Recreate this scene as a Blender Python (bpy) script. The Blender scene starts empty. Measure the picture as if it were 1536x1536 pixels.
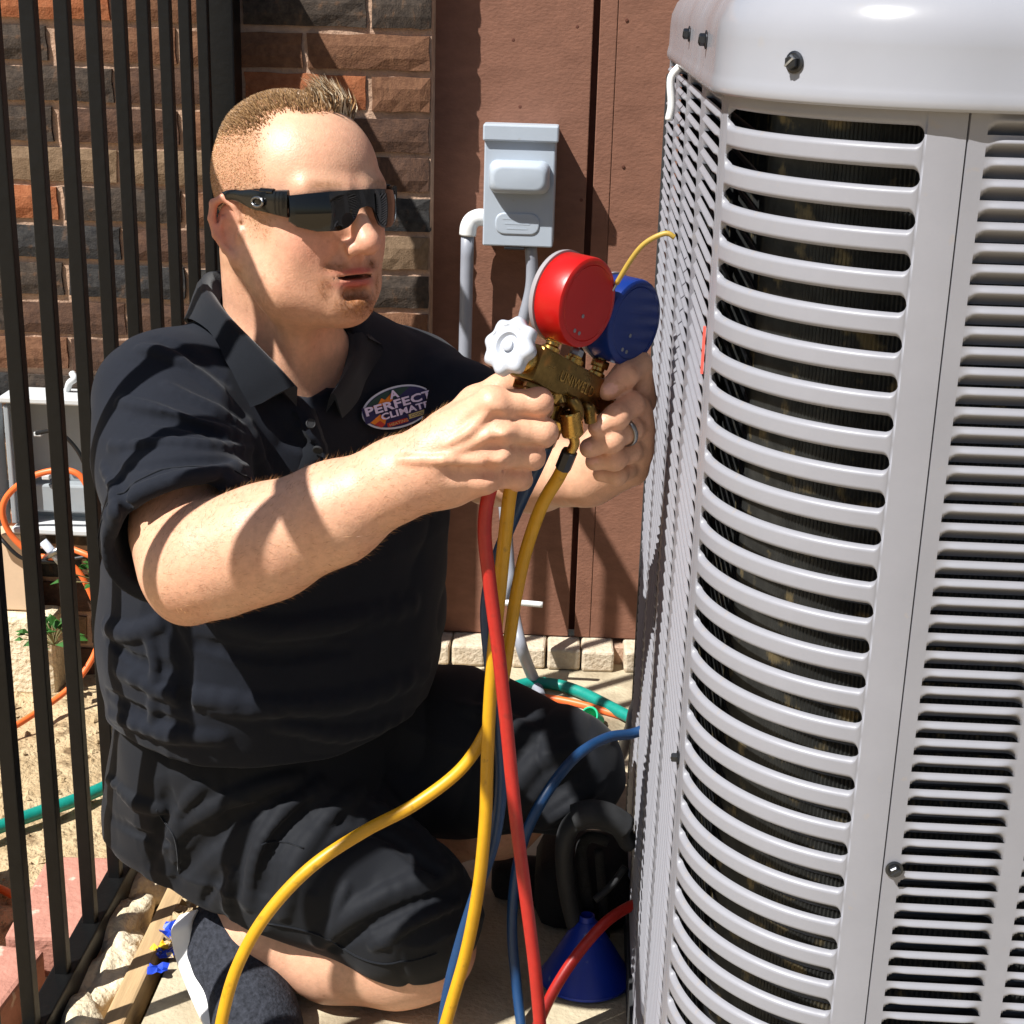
import bpy, math, random
import numpy as np
from mathutils import Vector, Matrix
random.seed(7); rng = np.random.default_rng(7)
scene = bpy.context.scene
C = scene.collection
# ------------------------------------------------------------------ camera
CAM_H = 1.17; FPX = 2324.0
PSI, PIT, ROL = math.radians(2.5), math.radians(18.28), math.radians(1.59)
FW = np.array([-math.sin(PSI)*math.cos(PIT), math.cos(PSI)*math.cos(PIT), -math.sin(PIT)])
R0 = np.array([math.cos(PSI), math.sin(PSI), 0.0]); U0 = np.cross(R0, FW)
RT = math.cos(ROL)*R0+math.sin(ROL)*U0; UP = np.cross(RT, FW)
EYE = np.array([0, 0, CAM_H])
cam_data = bpy.data.cameras.new('camera'); cam = bpy.data.objects.new('camera', cam_data); C.objects.link(cam)
cam.matrix_world = Matrix(((RT[0], UP[0], -FW[0], 0), (RT[1], UP[1], -FW[1], 0), (RT[2], UP[2], -FW[2], CAM_H), (0, 0, 0, 1)))
cam_data.sensor_width = 36; cam_data.lens = 36*FPX/1536; cam_data.clip_start = .05; cam_data.clip_end = 500
scene.camera = cam
# ------------------------------------------------------------------ sky, sun, exposure
SUN = Vector((.468, .385, -.795)).normalized()
world = bpy.data.worlds.new('World'); scene.world = world; world.use_nodes = True
wn = world.node_tree; wn.nodes.clear()
wo = wn.nodes.new('ShaderNodeOutputWorld'); wb = wn.nodes.new('ShaderNodeBackground'); sk = wn.nodes.new('ShaderNodeTexSky')
sk.sky_type = 'NISHITA'; sk.sun_disc = False; sk.sun_elevation = math.radians(52.5); sk.sun_rotation = math.radians(230.5)
wn.links.new(sk.outputs[0], wb.inputs[0]); wn.links.new(wb.outputs[0], wo.inputs[0]); wb.inputs[1].default_value = .05
sd = bpy.data.lights.new('sun', 'SUN'); sd.energy = 5.0; sd.angle = math.radians(.5); sd.color = (1, .98, .945)
so = bpy.data.objects.new('sun', sd); C.objects.link(so); so.rotation_euler = SUN.to_track_quat('-Z', 'Y').to_euler(); so.location = (-3, -3, 6)
scene.view_settings.view_transform = 'Standard'; scene.view_settings.look = 'None'
scene.view_settings.exposure = .72; scene.view_settings.gamma = 1; scene.view_settings.use_curve_mapping = False
scene.render.engine = 'CYCLES'

# ------------------------------------------------------------------ measuring: a photo point at a known depth -> metres
def ray(px, py): return FW+RT*(px-768)/FPX-UP*(py-768)/FPX
def W(px, py, y):
    d = ray(px, py); return EYE+d*(y/d[1])
def WZ(px, py, z):
    d = ray(px, py); return EYE+d*((z-CAM_H)/d[2])
def WX(px, py, x):
    d = ray(px, py); return EYE+d*(x/d[0])
def nrm(v):
    v = np.asarray(v, float); return v/np.linalg.norm(v)

# ------------------------------------------------------------------ materials
MATS = {}
def srgb(r, g, b):
    f = lambda c: (c/255)/12.92 if c/255 <= .04045 else ((c/255+.055)/1.055)**2.4
    return (f(r), f(g), f(b))
def mat(name, col, rough=.6, metal=0, spec=.5, var=.0, vscale=30, col2=None, bump=0, bscale=200, bdist=.001, sheen=0, sss=0,
        stretch=(1, 1, 1), attr=None, coat=0, trans=0, spots=None, detail=6, rvar=0):
    m = bpy.data.materials.new(name); m.use_nodes = True; MATS[name] = m
    nt = m.node_tree; n = nt.nodes; l = nt.links; b = n['Principled BSDF']
    b.inputs['Roughness'].default_value = rough; b.inputs['Metallic'].default_value = metal
    b.inputs['Specular IOR Level'].default_value = spec
    b.inputs['Base Color'].default_value = (*col, 1)
    b.inputs['Coat Weight'].default_value = coat
    if sheen: b.inputs['Sheen Weight'].default_value = sheen
    if trans: b.inputs['Transmission Weight'].default_value = trans
    if sss:
        b.inputs['Subsurface Weight'].default_value = sss
        b.inputs['Subsurface Radius'].default_value = (1, .35, .2); b.inputs['Subsurface Scale'].default_value = .006
    tc = n.new('ShaderNodeTexCoord'); mp = n.new('ShaderNodeMapping'); l.new(tc.outputs['Object'], mp.inputs[0])
    mp.inputs['Scale'].default_value = stretch
    src = None
    if attr:
        a = n.new('ShaderNodeAttribute'); a.attribute_name = attr; src = a.outputs['Color']
    if var or col2:
        nz = n.new('ShaderNodeTexNoise'); nz.inputs['Scale'].default_value = vscale; nz.inputs['Detail'].default_value = detail
        nz.inputs['Roughness'].default_value = .65
        l.new(mp.outputs[0], nz.inputs['Vector'])
        rp = n.new('ShaderNodeValToRGB'); l.new(nz.outputs['Fac'], rp.inputs[0])
        rp.color_ramp.elements[0].position = .3; rp.color_ramp.elements[1].position = .7
        if attr:
            rp.color_ramp.elements[0].color = (1-var,)*3+(1,); rp.color_ramp.elements[1].color = (1+var*.6,)*3+(1,)
            mx = n.new('ShaderNodeMix'); mx.data_type = 'RGBA'; mx.blend_type = 'MULTIPLY'; mx.inputs[0].default_value = 1
            l.new(src, mx.inputs[6]); l.new(rp.outputs[0], mx.inputs[7]); src = mx.outputs[2]
        else:
            c2 = col2 or tuple(min(1, c*(1+var)) for c in col); c1 = col if col2 else tuple(c*(1-var) for c in col)
            rp.color_ramp.elements[0].color = (*c1, 1); rp.color_ramp.elements[1].color = (*c2, 1); src = rp.outputs[0]
    if spots:
        sc, thr, wid, amt = spots[1:5]
        n2 = n.new('ShaderNodeTexNoise'); n2.inputs['Scale'].default_value = sc; n2.inputs['Detail'].default_value = 8
        l.new(mp.outputs[0], n2.inputs['Vector'])
        r2 = n.new('ShaderNodeValToRGB'); l.new(n2.outputs['Fac'], r2.inputs[0])
        r2.color_ramp.elements[0].position = thr; r2.color_ramp.elements[1].position = thr+wid
        r2.color_ramp.elements[0].color = (0, 0, 0, 1); r2.color_ramp.elements[1].color = (amt, amt, amt, 1)
        mx = n.new('ShaderNodeMix'); mx.data_type = 'RGBA'; l.new(r2.outputs[0], mx.inputs[0])
        if src: l.new(src, mx.inputs[6])
        else: mx.inputs[6].default_value = (*col, 1)
        mx.inputs[7].default_value = (*spots[0], 1); src = mx.outputs[2]
    if src: l.new(src, b.inputs['Base Color'])
    if rvar:
        n3 = n.new('ShaderNodeTexNoise'); n3.inputs['Scale'].default_value = vscale*1.7; n3.inputs['Detail'].default_value = 5
        l.new(mp.outputs[0], n3.inputs['Vector'])
        mr = n.new('ShaderNodeMapRange'); l.new(n3.outputs['Fac'], mr.inputs[0])
        mr.inputs[1].default_value = .3; mr.inputs[2].default_value = .7; mr.inputs[3].default_value = rough-rvar; mr.inputs[4].default_value = rough+rvar
        l.new(mr.outputs[0], b.inputs['Roughness'])
    if bump:
        nb = n.new('ShaderNodeTexNoise'); nb.inputs['Scale'].default_value = bscale; nb.inputs['Detail'].default_value = 8
        l.new(mp.outputs[0], nb.inputs['Vector'])
        bp = n.new('ShaderNodeBump'); bp.inputs['Strength'].default_value = bump; bp.inputs['Distance'].default_value = bdist
        l.new(nb.outputs['Fac'], bp.inputs['Height']); l.new(bp.outputs[0], b.inputs['Normal'])
    return m
M = MATS
mat('ac_paint', srgb(137, 137, 143), .40, spec=.4, var=.05, vscale=14, bump=.05, bscale=500, rvar=.06, spots=(srgb(150, 140, 130), 70, .66, .06, .35))
mat('dome_paint', srgb(144, 145, 151), .22, spec=.55, var=.03, vscale=9, bump=.04, bscale=120, rvar=.06, spots=(srgb(150, 145, 140), 40, .68, .06, .3))
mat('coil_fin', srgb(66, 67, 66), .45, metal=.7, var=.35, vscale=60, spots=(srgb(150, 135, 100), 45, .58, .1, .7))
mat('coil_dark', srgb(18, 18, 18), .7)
mat('steel', srgb(150, 152, 155), .28, metal=1)
mat('steel_dark', srgb(70, 72, 76), .35, metal=.9)
mat('fence_paint', srgb(9, 9, 9), .45, spec=.3, var=.3, vscale=60, bump=.25, bscale=90, bdist=.002)
mat('mortar', srgb(176, 146, 124), .95, spec=.1, var=.25, vscale=40, bump=.7, bscale=160, bdist=.004)
for i, (c1, c2, sp) in enumerate([((58, 52, 48), (96, 84, 74), (150, 110, 80)), ((112, 78, 60), (146, 106, 80), (60, 52, 46)), ((158, 92, 60), (190, 122, 84), (80, 62, 50)),
                                  ((124, 102, 80), (156, 130, 104), (80, 64, 50)), ((80, 62, 54), (112, 84, 68), (50, 46, 44)), ((46, 46, 48), (78, 76, 74), (140, 104, 76))]):
    mat('brick_%d' % i, srgb(*[q*.84 for q in c1]), .94, spec=.1, col2=srgb(*[q*.86 for q in c2]), vscale=70, bump=.75, bscale=300, bdist=.0016, spots=(srgb(*[q*.85 for q in sp]), 60, .58, .2, .45))
mat('siding', srgb(127, 89, 72), .72, spec=.2, var=.12, vscale=55, bump=.55, bscale=230, bdist=.0016, stretch=(.55, 1, 1.0), spots=(srgb(108, 74, 59), 13, .56, .2, .7), detail=10)
mat('siding_edge', srgb(96, 60, 48), .8, spec=.2, var=.15)
mat('box_grey', srgb(168, 177, 187), .42, var=.03, vscale=20, spots=(srgb(150, 150, 146), 60, .68, .06, .4))
mat('pvc_grey', srgb(140, 143, 152), .45, var=.06, vscale=30)
mat('pvc_white', srgb(222, 222, 220), .4)
mat('concrete', srgb(168, 155, 130), .95, spec=.12, col2=srgb(196, 183, 156), vscale=7, bump=.8, bscale=140, bdist=.003, spots=(srgb(112, 97, 78), 6.5, .50, .16, .75), detail=12)
mat('rubble', srgb(206, 188, 156), .95, spec=.1, col2=srgb(228, 214, 186), vscale=30, bump=.9, bscale=110, bdist=.006)
mat('soil', srgb(160, 136, 102), .97, spec=.08, col2=srgb(202, 180, 144), vscale=16, bump=1, bscale=120, bdist=.008, spots=(srgb(96, 74, 52), 24, .57, .1, .8), detail=10)
mat('ledge_brick', srgb(182, 164, 140), .93, spec=.1, col2=srgb(208, 194, 172), vscale=30, bump=.8, bscale=140, bdist=.004, spots=(srgb(160, 96, 76), 24, .6, .08, .7))
mat('wood_board', srgb(178, 150, 112), .9, spec=.1, var=.2, vscale=20, stretch=(4, .4, 1), bump=.6, bscale=60, bdist=.002)
mat('paver_pink', srgb(178, 126, 110), .92, spec=.1, var=.14, vscale=30, bump=.7, bscale=130, bdist=.003, spots=(srgb(230, 210, 190), 40, .62, .06, .5))
mat('paver_tan', srgb(206, 186, 160), .92, spec=.1, var=.14, vscale=30, bump=.7, bscale=130, bdist=.003)
mat('skin', (1, 1, 1), .44, spec=.42, attr='pigment', var=.13, vscale=120, bump=.45, bscale=520, bdist=.0008, sss=.10)
mat('hair', srgb(128, 98, 66), .5, spec=.45, attr='pigment')
mat('shirt', srgb(24, 27, 35), .85, spec=.14, var=.10, vscale=300, bump=.35, bscale=900, bdist=.0006, sheen=.06)
mat('shorts', srgb(21, 23, 28), .74, spec=.2, var=.07, vscale=300, bump=.2, bscale=1000, bdist=.0004, sheen=.05)
mat('collar', srgb(18, 21, 27), .85, spec=.14, var=.10, vscale=300, bump=.4, bscale=700, bdist=.0006, sheen=.15)
mat('shoe', srgb(30, 32, 37), .9, spec=.15, col2=srgb(60, 62, 70), vscale=160, bump=.8, bscale=260, bdist=.002)
mat('shoe_sole', srgb(232, 230, 226), .6, var=.05)
mat('shades_frame', srgb(9, 9, 10), .16, spec=.5, coat=.15)
mat('shades_lens', srgb(12, 10, 9), .05, spec=.45, coat=.15)
mat('brass', srgb(190, 152, 82), .26, metal=1, var=.25, vscale=80, bump=.12, bscale=300, rvar=.1)
mat('brass_old', srgb(132, 108, 62), .34, metal=1, var=.4, vscale=60, bump=.25, bscale=160, rvar=.14, spots=(srgb(190, 120, 60), 30, .62, .1, .6))
mat('gauge_red', srgb(172, 16, 12), .36, spec=.4, var=.06, bump=.1, bscale=160)
mat('gauge_blue', srgb(12, 42, 112), .36, spec=.4, var=.06, bump=.1, bscale=160)
mat('hook_yellow', srgb(176, 146, 62), .5, var=.1)
mat('knob_white', srgb(176, 180, 188), .36, var=.02)
mat('clear_rim', srgb(150, 144, 146), .3)
mat('dial_face', srgb(236, 234, 226), .5)
mat('hose_red', srgb(172, 38, 30), .42, var=.14, vscale=60, bump=.12, bscale=200, spots=(srgb(120, 40, 32), 60, .62, .08, .5))
mat('hose_yellow', srgb(202, 150, 22), .42, var=.08, vscale=60, bump=.12, bscale=200, spots=(srgb(130, 96, 24), 70, .64, .08, .5))
mat('hose_blue', srgb(22, 58, 98), .42, var=.12, vscale=60, bump=.12, bscale=200)
mat('garden_green', srgb(16, 132, 118), .4, var=.12, vscale=120, bump=.3, bscale=300)
mat('cord_orange', srgb(232, 108, 50), .45, var=.08)
mat('cord_black', srgb(18, 18, 18), .5)
mat('plastic_blue', srgb(16, 50, 160), .4, var=.10, vscale=30, bump=.1, bscale=200, spots=(srgb(150, 160, 170), 50, .66, .06, .5))
mat('plastic_green', srgb(20, 170, 122), .4)
mat('rubber_black', srgb(36, 37, 39), .75, var=.3, vscale=40, bump=.4, bscale=150, spots=(srgb(140, 136, 128), 18, .66, .06, .7))
mat('bag_cloth', srgb(24, 24, 25), .9, var=.25, vscale=100, bump=.7, bscale=400, bdist=.002)
mat('telecom_grey', srgb(146, 152, 156), .5, var=.06)
mat('telecom_light', srgb(196, 198, 198), .45)
mat('tan_box', srgb(204, 176, 146), .7, var=.06)
mat('leaf', srgb(48, 92, 36), .55, spec=.3, var=.3, vscale=40)
mat('stem', srgb(110, 104, 66), .8)
mat('foil_blue', srgb(36, 70, 190), .35, var=.2, vscale=60)
mat('foil_yellow', srgb(230, 180, 40), .4)
mat('tape_red', srgb(226, 96, 84), .5)
mat('patch_navy', srgb(38, 36, 84), .75, var=.1, vscale=300)
mat('patch_lilac', srgb(214, 204, 232), .75)
mat('patch_orange', srgb(222, 128, 30), .75)
mat('patch_red', srgb(176, 48, 36), .75)
mat('patch_green', srgb(30, 62, 56), .75)
mat('patch_gold', srgb(196, 180, 120), .75)
mat('patch_white', srgb(200, 206, 220), .7)

# ------------------------------------------------------------------ object helpers
def tag(o, label=None, cat=None, group=None, kind=None):
    if label: o['label'] = label
    if cat: o['category'] = cat
    if group: o['group'] = group
    if kind: o['kind'] = kind
    return o
def thing(name, label, cat, loc=(0, 0, 0), group=None):
    o = bpy.data.objects.new(name, None); C.objects.link(o); o.location = loc; o.empty_display_size = .05
    return tag(o, label, cat, group)
def link(name, me, parent=None, m=None):
    o = bpy.data.objects.new(name, me); C.objects.link(o)
    if m: me.materials.append(M[m])
    if parent is not None:
        o.parent = parent
        base = Vector((0, 0, 0)); q = parent
        while q is not None: base += q.location; q = q.parent
        o.location = -base          # vertices are given in world metres; empties carry only a location
    return o
class MB:
    def __init__(s): s.v = []; s.f = []
    def add(s, v, f):
        k = len(s.v); s.v += [tuple(map(float, p)) for p in v]; s.f += [tuple(int(i)+k for i in q) for q in f]; return s
    def box(s, c, sx, sy, sz, R=None, bev=0):
        c = np.asarray(c, float); h = np.array([sx, sy, sz])/2
        if bev <= 0:
            v = [np.array((x, y, z))*h for x in (-1, 1) for y in (-1, 1) for z in (-1, 1)]
            f = [(0, 1, 3, 2), (4, 6, 7, 5), (0, 4, 5, 1), (2, 3, 7, 6), (0, 2, 6, 4), (1, 5, 7, 3)]
        else:
            import bmesh
            bm = bmesh.new(); bmesh.ops.create_cube(bm, size=1)
            for q in bm.verts: q.co = Vector((q.co.x*sx, q.co.y*sy, q.co.z*sz))
            bmesh.ops.bevel(bm, geom=list(bm.edges), offset=bev, segments=2, affect='EDGES', profile=.5)
            bm.verts.index_update(); v = [np.array(q.co) for q in bm.verts]; f = [[w.index for w in q.verts] for q in bm.faces]; bm.free()
        if R is not None: v = [R@p for p in v]
        return s.add([p+c for p in v], f)
    def tube(s, pts, r, n=10, cap=True, up=None, squash=None):
        P = np.asarray(pts, float); N = len(P); rr = np.full(N, r) if np.isscalar(r) else np.asarray(r, float)
        T = np.gradient(P, axis=0); T /= np.linalg.norm(T, axis=1)[:, None]
        a = np.array(up if up is not None else ((0, 0, 1) if abs(T[0][2]) < .9 else (1, 0, 0)), float)
        u = a-T[0]*(a@T[0]); u /= np.linalg.norm(u); v = []
        for i in range(N):
            u = u-T[i]*(u@T[i]); u /= np.linalg.norm(u); w = np.cross(T[i], u)
            for k in range(n):
                t = 2*math.pi*k/n
                v.append(P[i]+rr[i]*(math.cos(t)*u*(squash or 1)+math.sin(t)*w))
        f = [(i*n+k, i*n+(k+1) % n, (i+1)*n+(k+1) % n, (i+1)*n+k) for i in range(N-1) for k in range(n)]
        if cap: f += [tuple(range(n-1, -1, -1)), tuple((N-1)*n+k for k in range(n))]
        return s.add(v, f)
    def lathe(s, c, axis, prof, n=24, ref=None, wave=None):
        # prof: (radius, height along axis); wave(k angle)->radius factor
        a = nrm(axis); r = np.array(ref if ref is not None else ((0, 0, 1) if abs(a[2]) < .9 else (1, 0, 0)), float)
        u = nrm(r-a*(r@a)); w = np.cross(a, u); c = np.asarray(c, float); v = []
        for (rad, h) in prof:
            for k in range(n):
                t = 2*math.pi*k/n; q = rad*(wave(t, rad) if wave else 1)
                v.append(c+a*h+q*(math.cos(t)*u+math.sin(t)*w))
        m_ = len(prof)
        f = [(i*n+k, i*n+(k+1) % n, (i+1)*n+(k+1) % n, (i+1)*n+k) for i in range(m_-1) for k in range(n)]
        f += [tuple(range(n-1, -1, -1)), tuple((m_-1)*n+k for k in range(n))]
        return s.add(v, f)
    def mesh(s, name, smooth=False, angle=None):
        me = bpy.data.meshes.new(name); me.from_pydata(s.v, [], s.f); me.validate()
        if smooth:
            me.polygons.foreach_set('use_smooth', [True]*len(me.polygons))
            if angle:
                try: me.set_sharp_from_angle(angle=math.radians(angle))
                except Exception: pass
        me.update(); return me
    def build(s, name, m, parent=None, smooth=False, angle=None): return link(name, s.mesh(name, smooth, angle), parent, m)
def spline(pts, n=8):
    P = np.asarray(pts, float); Q = np.vstack([2*P[0]-P[1], P, 2*P[-1]-P[-2]]); out = []
    for i in range(1, len(Q)-2):
        p0, p1, p2, p3 = Q[i-1], Q[i], Q[i+1], Q[i+2]
        for k in range(n):
            t = k/n
            out.append(.5*((2*p1)+(-p0+p2)*t+(2*p0-5*p1+4*p2-p3)*t*t+(-p0+3*p1-3*p2+p3)*t**3))
    out.append(P[-1]); return np.array(out)
# ------------------------------------------------------------------ ground
def hsh(*a):
    v = math.sin(sum(x*k for x, k in zip(a, (12.9898, 78.233, 37.719))))*43758.5453
    return v-math.floor(v)
def vnoise2(x, y, s=0):
    xi, yi = np.floor(x), np.floor(y); fx, fy = x-xi, y-yi; fx = fx*fx*(3-2*fx); fy = fy*fy*(3-2*fy)
    h = lambda a, b: np.modf(np.abs(np.sin(a*12.9898+b*78.233+s*3.7)*43758.5453))[0]
    return (h(xi, yi)*(1-fx)+h(xi+1, yi)*fx)*(1-fy)+(h(xi, yi+1)*(1-fx)+h(xi+1, yi+1)*fx)*fy
def sheet(name, xs, ys, zf, m, kind='structure'):
    X, Y = np.meshgrid(xs, ys, indexing='ij'); Z = zf(X, Y); nx, ny = X.shape
    v = np.stack([X, Y, Z], -1).reshape(-1, 3)
    i = np.arange(nx-1)[:, None]*ny+np.arange(ny-1)[None, :]; i = i.ravel()
    f = np.stack([i, i+ny, i+ny+1, i+1], 1)
    me = bpy.data.meshes.new(name); me.from_pydata(v.tolist(), [], f.tolist())
    me.polygons.foreach_set('use_smooth', [True]*len(me.polygons))
    return tag(link(name, me, None, m), kind=kind)
def soil_z(X, Y):
    z = -.055+.018*(vnoise2(X*7, Y*7)-.5)+.012*(vnoise2(X*23, Y*23, 1)-.5)+.007*(vnoise2(X*60, Y*60, 2)-.5)
    return np.where((X > -.53) | (np.abs(X) > 6) | (np.abs(Y-1) > 6), -.12, z)
sheet('soil', np.r_[-40, -20, -8, np.arange(-3.0, -.5, .018), -.5, 4, 12, 40], np.r_[-40, -15, -6, np.arange(.6, 2.75, .018), 2.8, 12, 40], soil_z, 'soil')
def slab_z(X, Y): return .0035*(vnoise2(X*5, Y*5, 3)-.5)+.0015*(vnoise2(X*30, Y*30, 4)-.5)
s_ = sheet('patio_slab', np.arange(-.492, 3.0, .03), np.arange(-1.5, 2.70, .03), slab_z, 'concrete')
mb = MB().box((1.25, .6, -.06), 3.485, 4.2, .1); tag(mb.build('slab_core', 'concrete', s_))
ORD = ['first', 'second', 'third', 'fourth', 'fifth', 'sixth', 'seventh', 'eighth']
for k in range(8):        # broken concrete lumps between the fence rail and the board
    y = 1.30+k*.115+random.uniform(-.02, .02)
    import bmesh
    bm = bmesh.new(); bmesh.ops.create_icosphere(bm, subdivisions=4, radius=1)
    sx, sy, sz = random.uniform(.034, .044), random.uniform(.068, .09), random.uniform(.03, .042)
    for q in bm.verts:
        p = q.co; n_ = 1+.5*(float(vnoise2(np.array(p.x*1.7+k*9), np.array(p.y*1.7+p.z*2.1)))-.5)+.3*(float(vnoise2(np.array(p.x*4+k*7+p.z*3), np.array(p.y*4-p.z*2)))-.5)
        q.co = Vector((p.x*sx*n_, p.y*sy*n_, max(-.6, p.z)*sz*n_))
    me = bpy.data.meshes.new('concrete_lump'); bm.to_mesh(me); me.polygons.foreach_set('use_smooth', [True]*len(me.polygons)); bm.free(); me.materials.append(M['rubble'])
    o = bpy.data.objects.new('concrete_lump', me); C.objects.link(o); o.location = (-.568+random.uniform(-.006, .006), y, -.022); o.rotation_euler.z = random.uniform(-.3, .3)
    tag(o, ORD[k]+' pale broken concrete lump from the front in the row beside the fence rail', 'concrete lump', 'broken concrete lumps along the fence')
b = MB().box((-.522, 1.64, -.012), .028, 1.25, .045, bev=.004).build('form_board', 'wood_board')
tag(b, 'weathered wooden edging board set along the edge of the patio slab', 'board')
# leaf litter and wrappers in the gap beside the slab
for k, (px, py, m, s) in enumerate([(262, 1395, 'foil_blue', .014), (240, 1418, 'foil_yellow', .009), (236, 1452, 'foil_blue', .010), (272, 1388, 'plastic_green', .006), (250, 1428, 'foil_blue', .009)]):
    c = WZ(px, py, .012); mbx = MB(); v = []
    for i in range(5):
        for j in range(5):
            v.append((c[0]+(i-2)/2*s*1.2+random.uniform(-.2, .2)*s, c[1]+(j-2)/2*s+random.uniform(-.2, .2)*s, c[2]+random.uniform(-.5, .6)*s))
    mbx.add(v, [(i*5+j, i*5+j+5, i*5+j+6, i*5+j+1) for i in range(4) for j in range(4)])
    tag(mbx.build('crumpled_wrapper', m), ['crumpled blue wrapper lying nearest the shoe heel', 'crumpled yellow wrapper scrap lying in the gap beside the board', 'small blue wrapper scrap lying lowest in the gap beside the board',
        'tiny green plastic scrap beside the blue wrapper', 'blue wrapper scrap lying just under the yellow scrap'][k], 'litter', 'litter beside the edging board')
v = []; f = []
for k in range(420):
    x, y = random.uniform(-.508, -.42), random.uniform(1.66, 2.0); a = random.uniform(0, 6.3); s = random.uniform(.004, .012); z = .003+random.uniform(0, .006)
    i = len(v); v += [(x+s*math.cos(a+t)*w, y+s*math.sin(a+t)*w, z+random.uniform(0, .008)) for t, w in ((0, 1), (1.57, .45), (3.14, 1), (4.71, .45))]; f.append((i, i+1, i+2, i+3))
tag(MB().add(v, f).build('leaf_litter', 'soil'), kind='stuff')
v = []; f = []
for k in range(900):      # pebbles and clods on the soil
    x, y = random.uniform(-1.3, -.63), random.uniform(1.3, 2.58); s = random.choice((.003, .004, .005, .008, .012)); z = float(soil_z(np.array(x), np.array(y)))
    i = len(v); q = [(1, 0, 0), (-1, 0, 0), (0, 1, 0), (0, -1, 0), (0, 0, .8), (0, 0, -.5)]
    v += [(x+p[0]*s*random.uniform(.6, 1.2), y+p[1]*s*random.uniform(.6, 1.2), z+p[2]*s) for p in q]
    f += [(i+a, i+b_, i+c_) for a, b_, c_ in ((0, 2, 4), (2, 1, 4), (1, 3, 4), (3, 0, 4), (2, 0, 5), (1, 2, 5), (3, 1, 5), (0, 3, 5))]
tag(MB().add(v, f).build('soil_clods', 'soil'), kind='stuff')
for k, (c, sx, sy, r, m, lab) in enumerate([((-.665, 1.80, -.03), .115, .2, .05, 'paver_pink', 'pink paving brick lying flat behind the fence rail'),
                                            ((-.835, 1.80, -.012), .1, .22, .35, 'paver_tan', 'pale tan paving brick standing proud at the left edge'),
                                            ((-.72, 1.58, -.03), .11, .2, -.1, 'paver_pink', 'pink paving brick nearest the bottom left corner')]):
    o = MB().box((0, 0, 0), sx, sy, .065, bev=.006).build('paving_brick', m); o.location = c; o.rotation_euler.z = r
    tag(o, lab, 'paving brick', 'loose paving bricks behind the fence')

# ------------------------------------------------------------------ brick wall (each brick a part)
BY = 2.612; SY = 2.68; PITCH = .0652
bw = thing('brick_wall', 'mixed brown, black and orange brick wall behind the black fence', 'wall', (-.85, BY, 0))
MB().box((-.834, BY+.1525, .735), 1.136, .288, 1.65).build('mortar', 'mortar', bw)
brick_me = []
for q in range(5):
    nx, nz = 7, 4; L_, Hh, D = .2, .0545, .09; v = []; f = []
    for i in range(nx):
        for j in range(nz):
            x = (i/(nx-1)-.5)*L_; z = (j/(nz-1)-.5)*Hh; e = i in (0, nx-1) or j in (0, nz-1)
            v.append((x+(random.uniform(-.002, .002) if e else 0), (.0035 if e else 0)+random.uniform(-.0012, .0012), z+(random.uniform(-.0015, .0015) if e else 0)))
    f = [(i*nz+j, (i+1)*nz+j, (i+1)*nz+j+1, i*nz+j+1) for i in range(nx-1) for j in range(nz-1)]
    ring = [i*nz for i in range(nx)]+[(nx-1)*nz+j for j in range(1, nz)]+[i*nz+nz-1 for i in range(nx-2, -1, -1)]+[j for j in range(nz-2, 0, -1)]
    k0 = len(v); v += [(v[a][0], .03, v[a][2]) for a in ring]; n_ = len(ring)
    f += [(ring[a], k0+a, k0+(a+1) % n_, ring[(a+1) % n_]) for a in range(n_)]
    me = MB().add(v, f).mesh('brick'); me.materials.append(M['brick_0']); brick_me.append(me)
palette = [0, 0, 5, 5, 1, 1, 4, 4, 4, 3, 1, 2]
zt = 1.1155+PITCH*6
for row in range(25):
    zc = zt-PITCH*(row+.5); x0 = -.265-.1015 if row % 2 == 0 else -.265
    if zc < -.08: break
    k = 0
    xe = -.268
    while xe > -1.36:
        ln = .2
        first = (k == 0 and row % 2 == 1)
        ln = .096 if first else .2
        o = bpy.data.objects.new('brick', random.choice(brick_me)); C.objects.link(o); o.parent = bw
        o.location = (xe-ln/2+.85+random.uniform(-.0015, .0015), random.uniform(-.0018, .0018), zc+random.uniform(-.0012, .0012)); o.scale.x = ln/.2
        o.material_slots[0].link = 'OBJECT'; o.material_slots[0].material = M['brick_%d' % random.choice(palette)]
        o.rotation_euler.y = random.uniform(-.006, .006)+(math.pi if random.random() < .5 else 0)
        xe -= ln+.0105; k += 1
# ------------------------------------------------------------------ brown siding wall
sw = thing('siding_wall', 'brown painted wood siding wall with vertical grooves beside the bricks', 'wall', (0, SY, 0))
MB().box((.7, SY+.05, .9), 1.94, .06, 1.7).build('backing', 'siding_edge', sw)
def board(x0, x1, y, parent=sw):
    return MB().box(((x0+x1)/2, y+.010, .9), x1-x0, .022, 1.712, bev=.0015).build('siding_board', 'siding', parent)
board(-.30, -.0055, SY); board(.0055, .0345, SY); board(.0348, .30, SY+.0012); board(.311, .61, SY); board(.621, .92, SY); board(.931, 1.23, SY); board(1.241, 1.54, SY)
for px, py in ((770, 60), (780, 160), (866, 40), (872, 300), (935, 250), (760, 650), (930, 700), (870, 640), (940, 30)):
    p = W(px, py, SY-.0006); MB().lathe(p, (0, -1, 0), [(.0030, 0), (.0030, .0005), (.0018, .0009)], 10).build('nail', 'siding_edge', sw)
lw = thing('brick_ledge', 'low row of pale whitewashed bricks under the brown siding', 'brick ledge', (-.05, 2.66, 0))
MB().box((.45, 2.685, .016), 1.5, .05, .034).build('mortar', 'mortar', lw)
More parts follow.
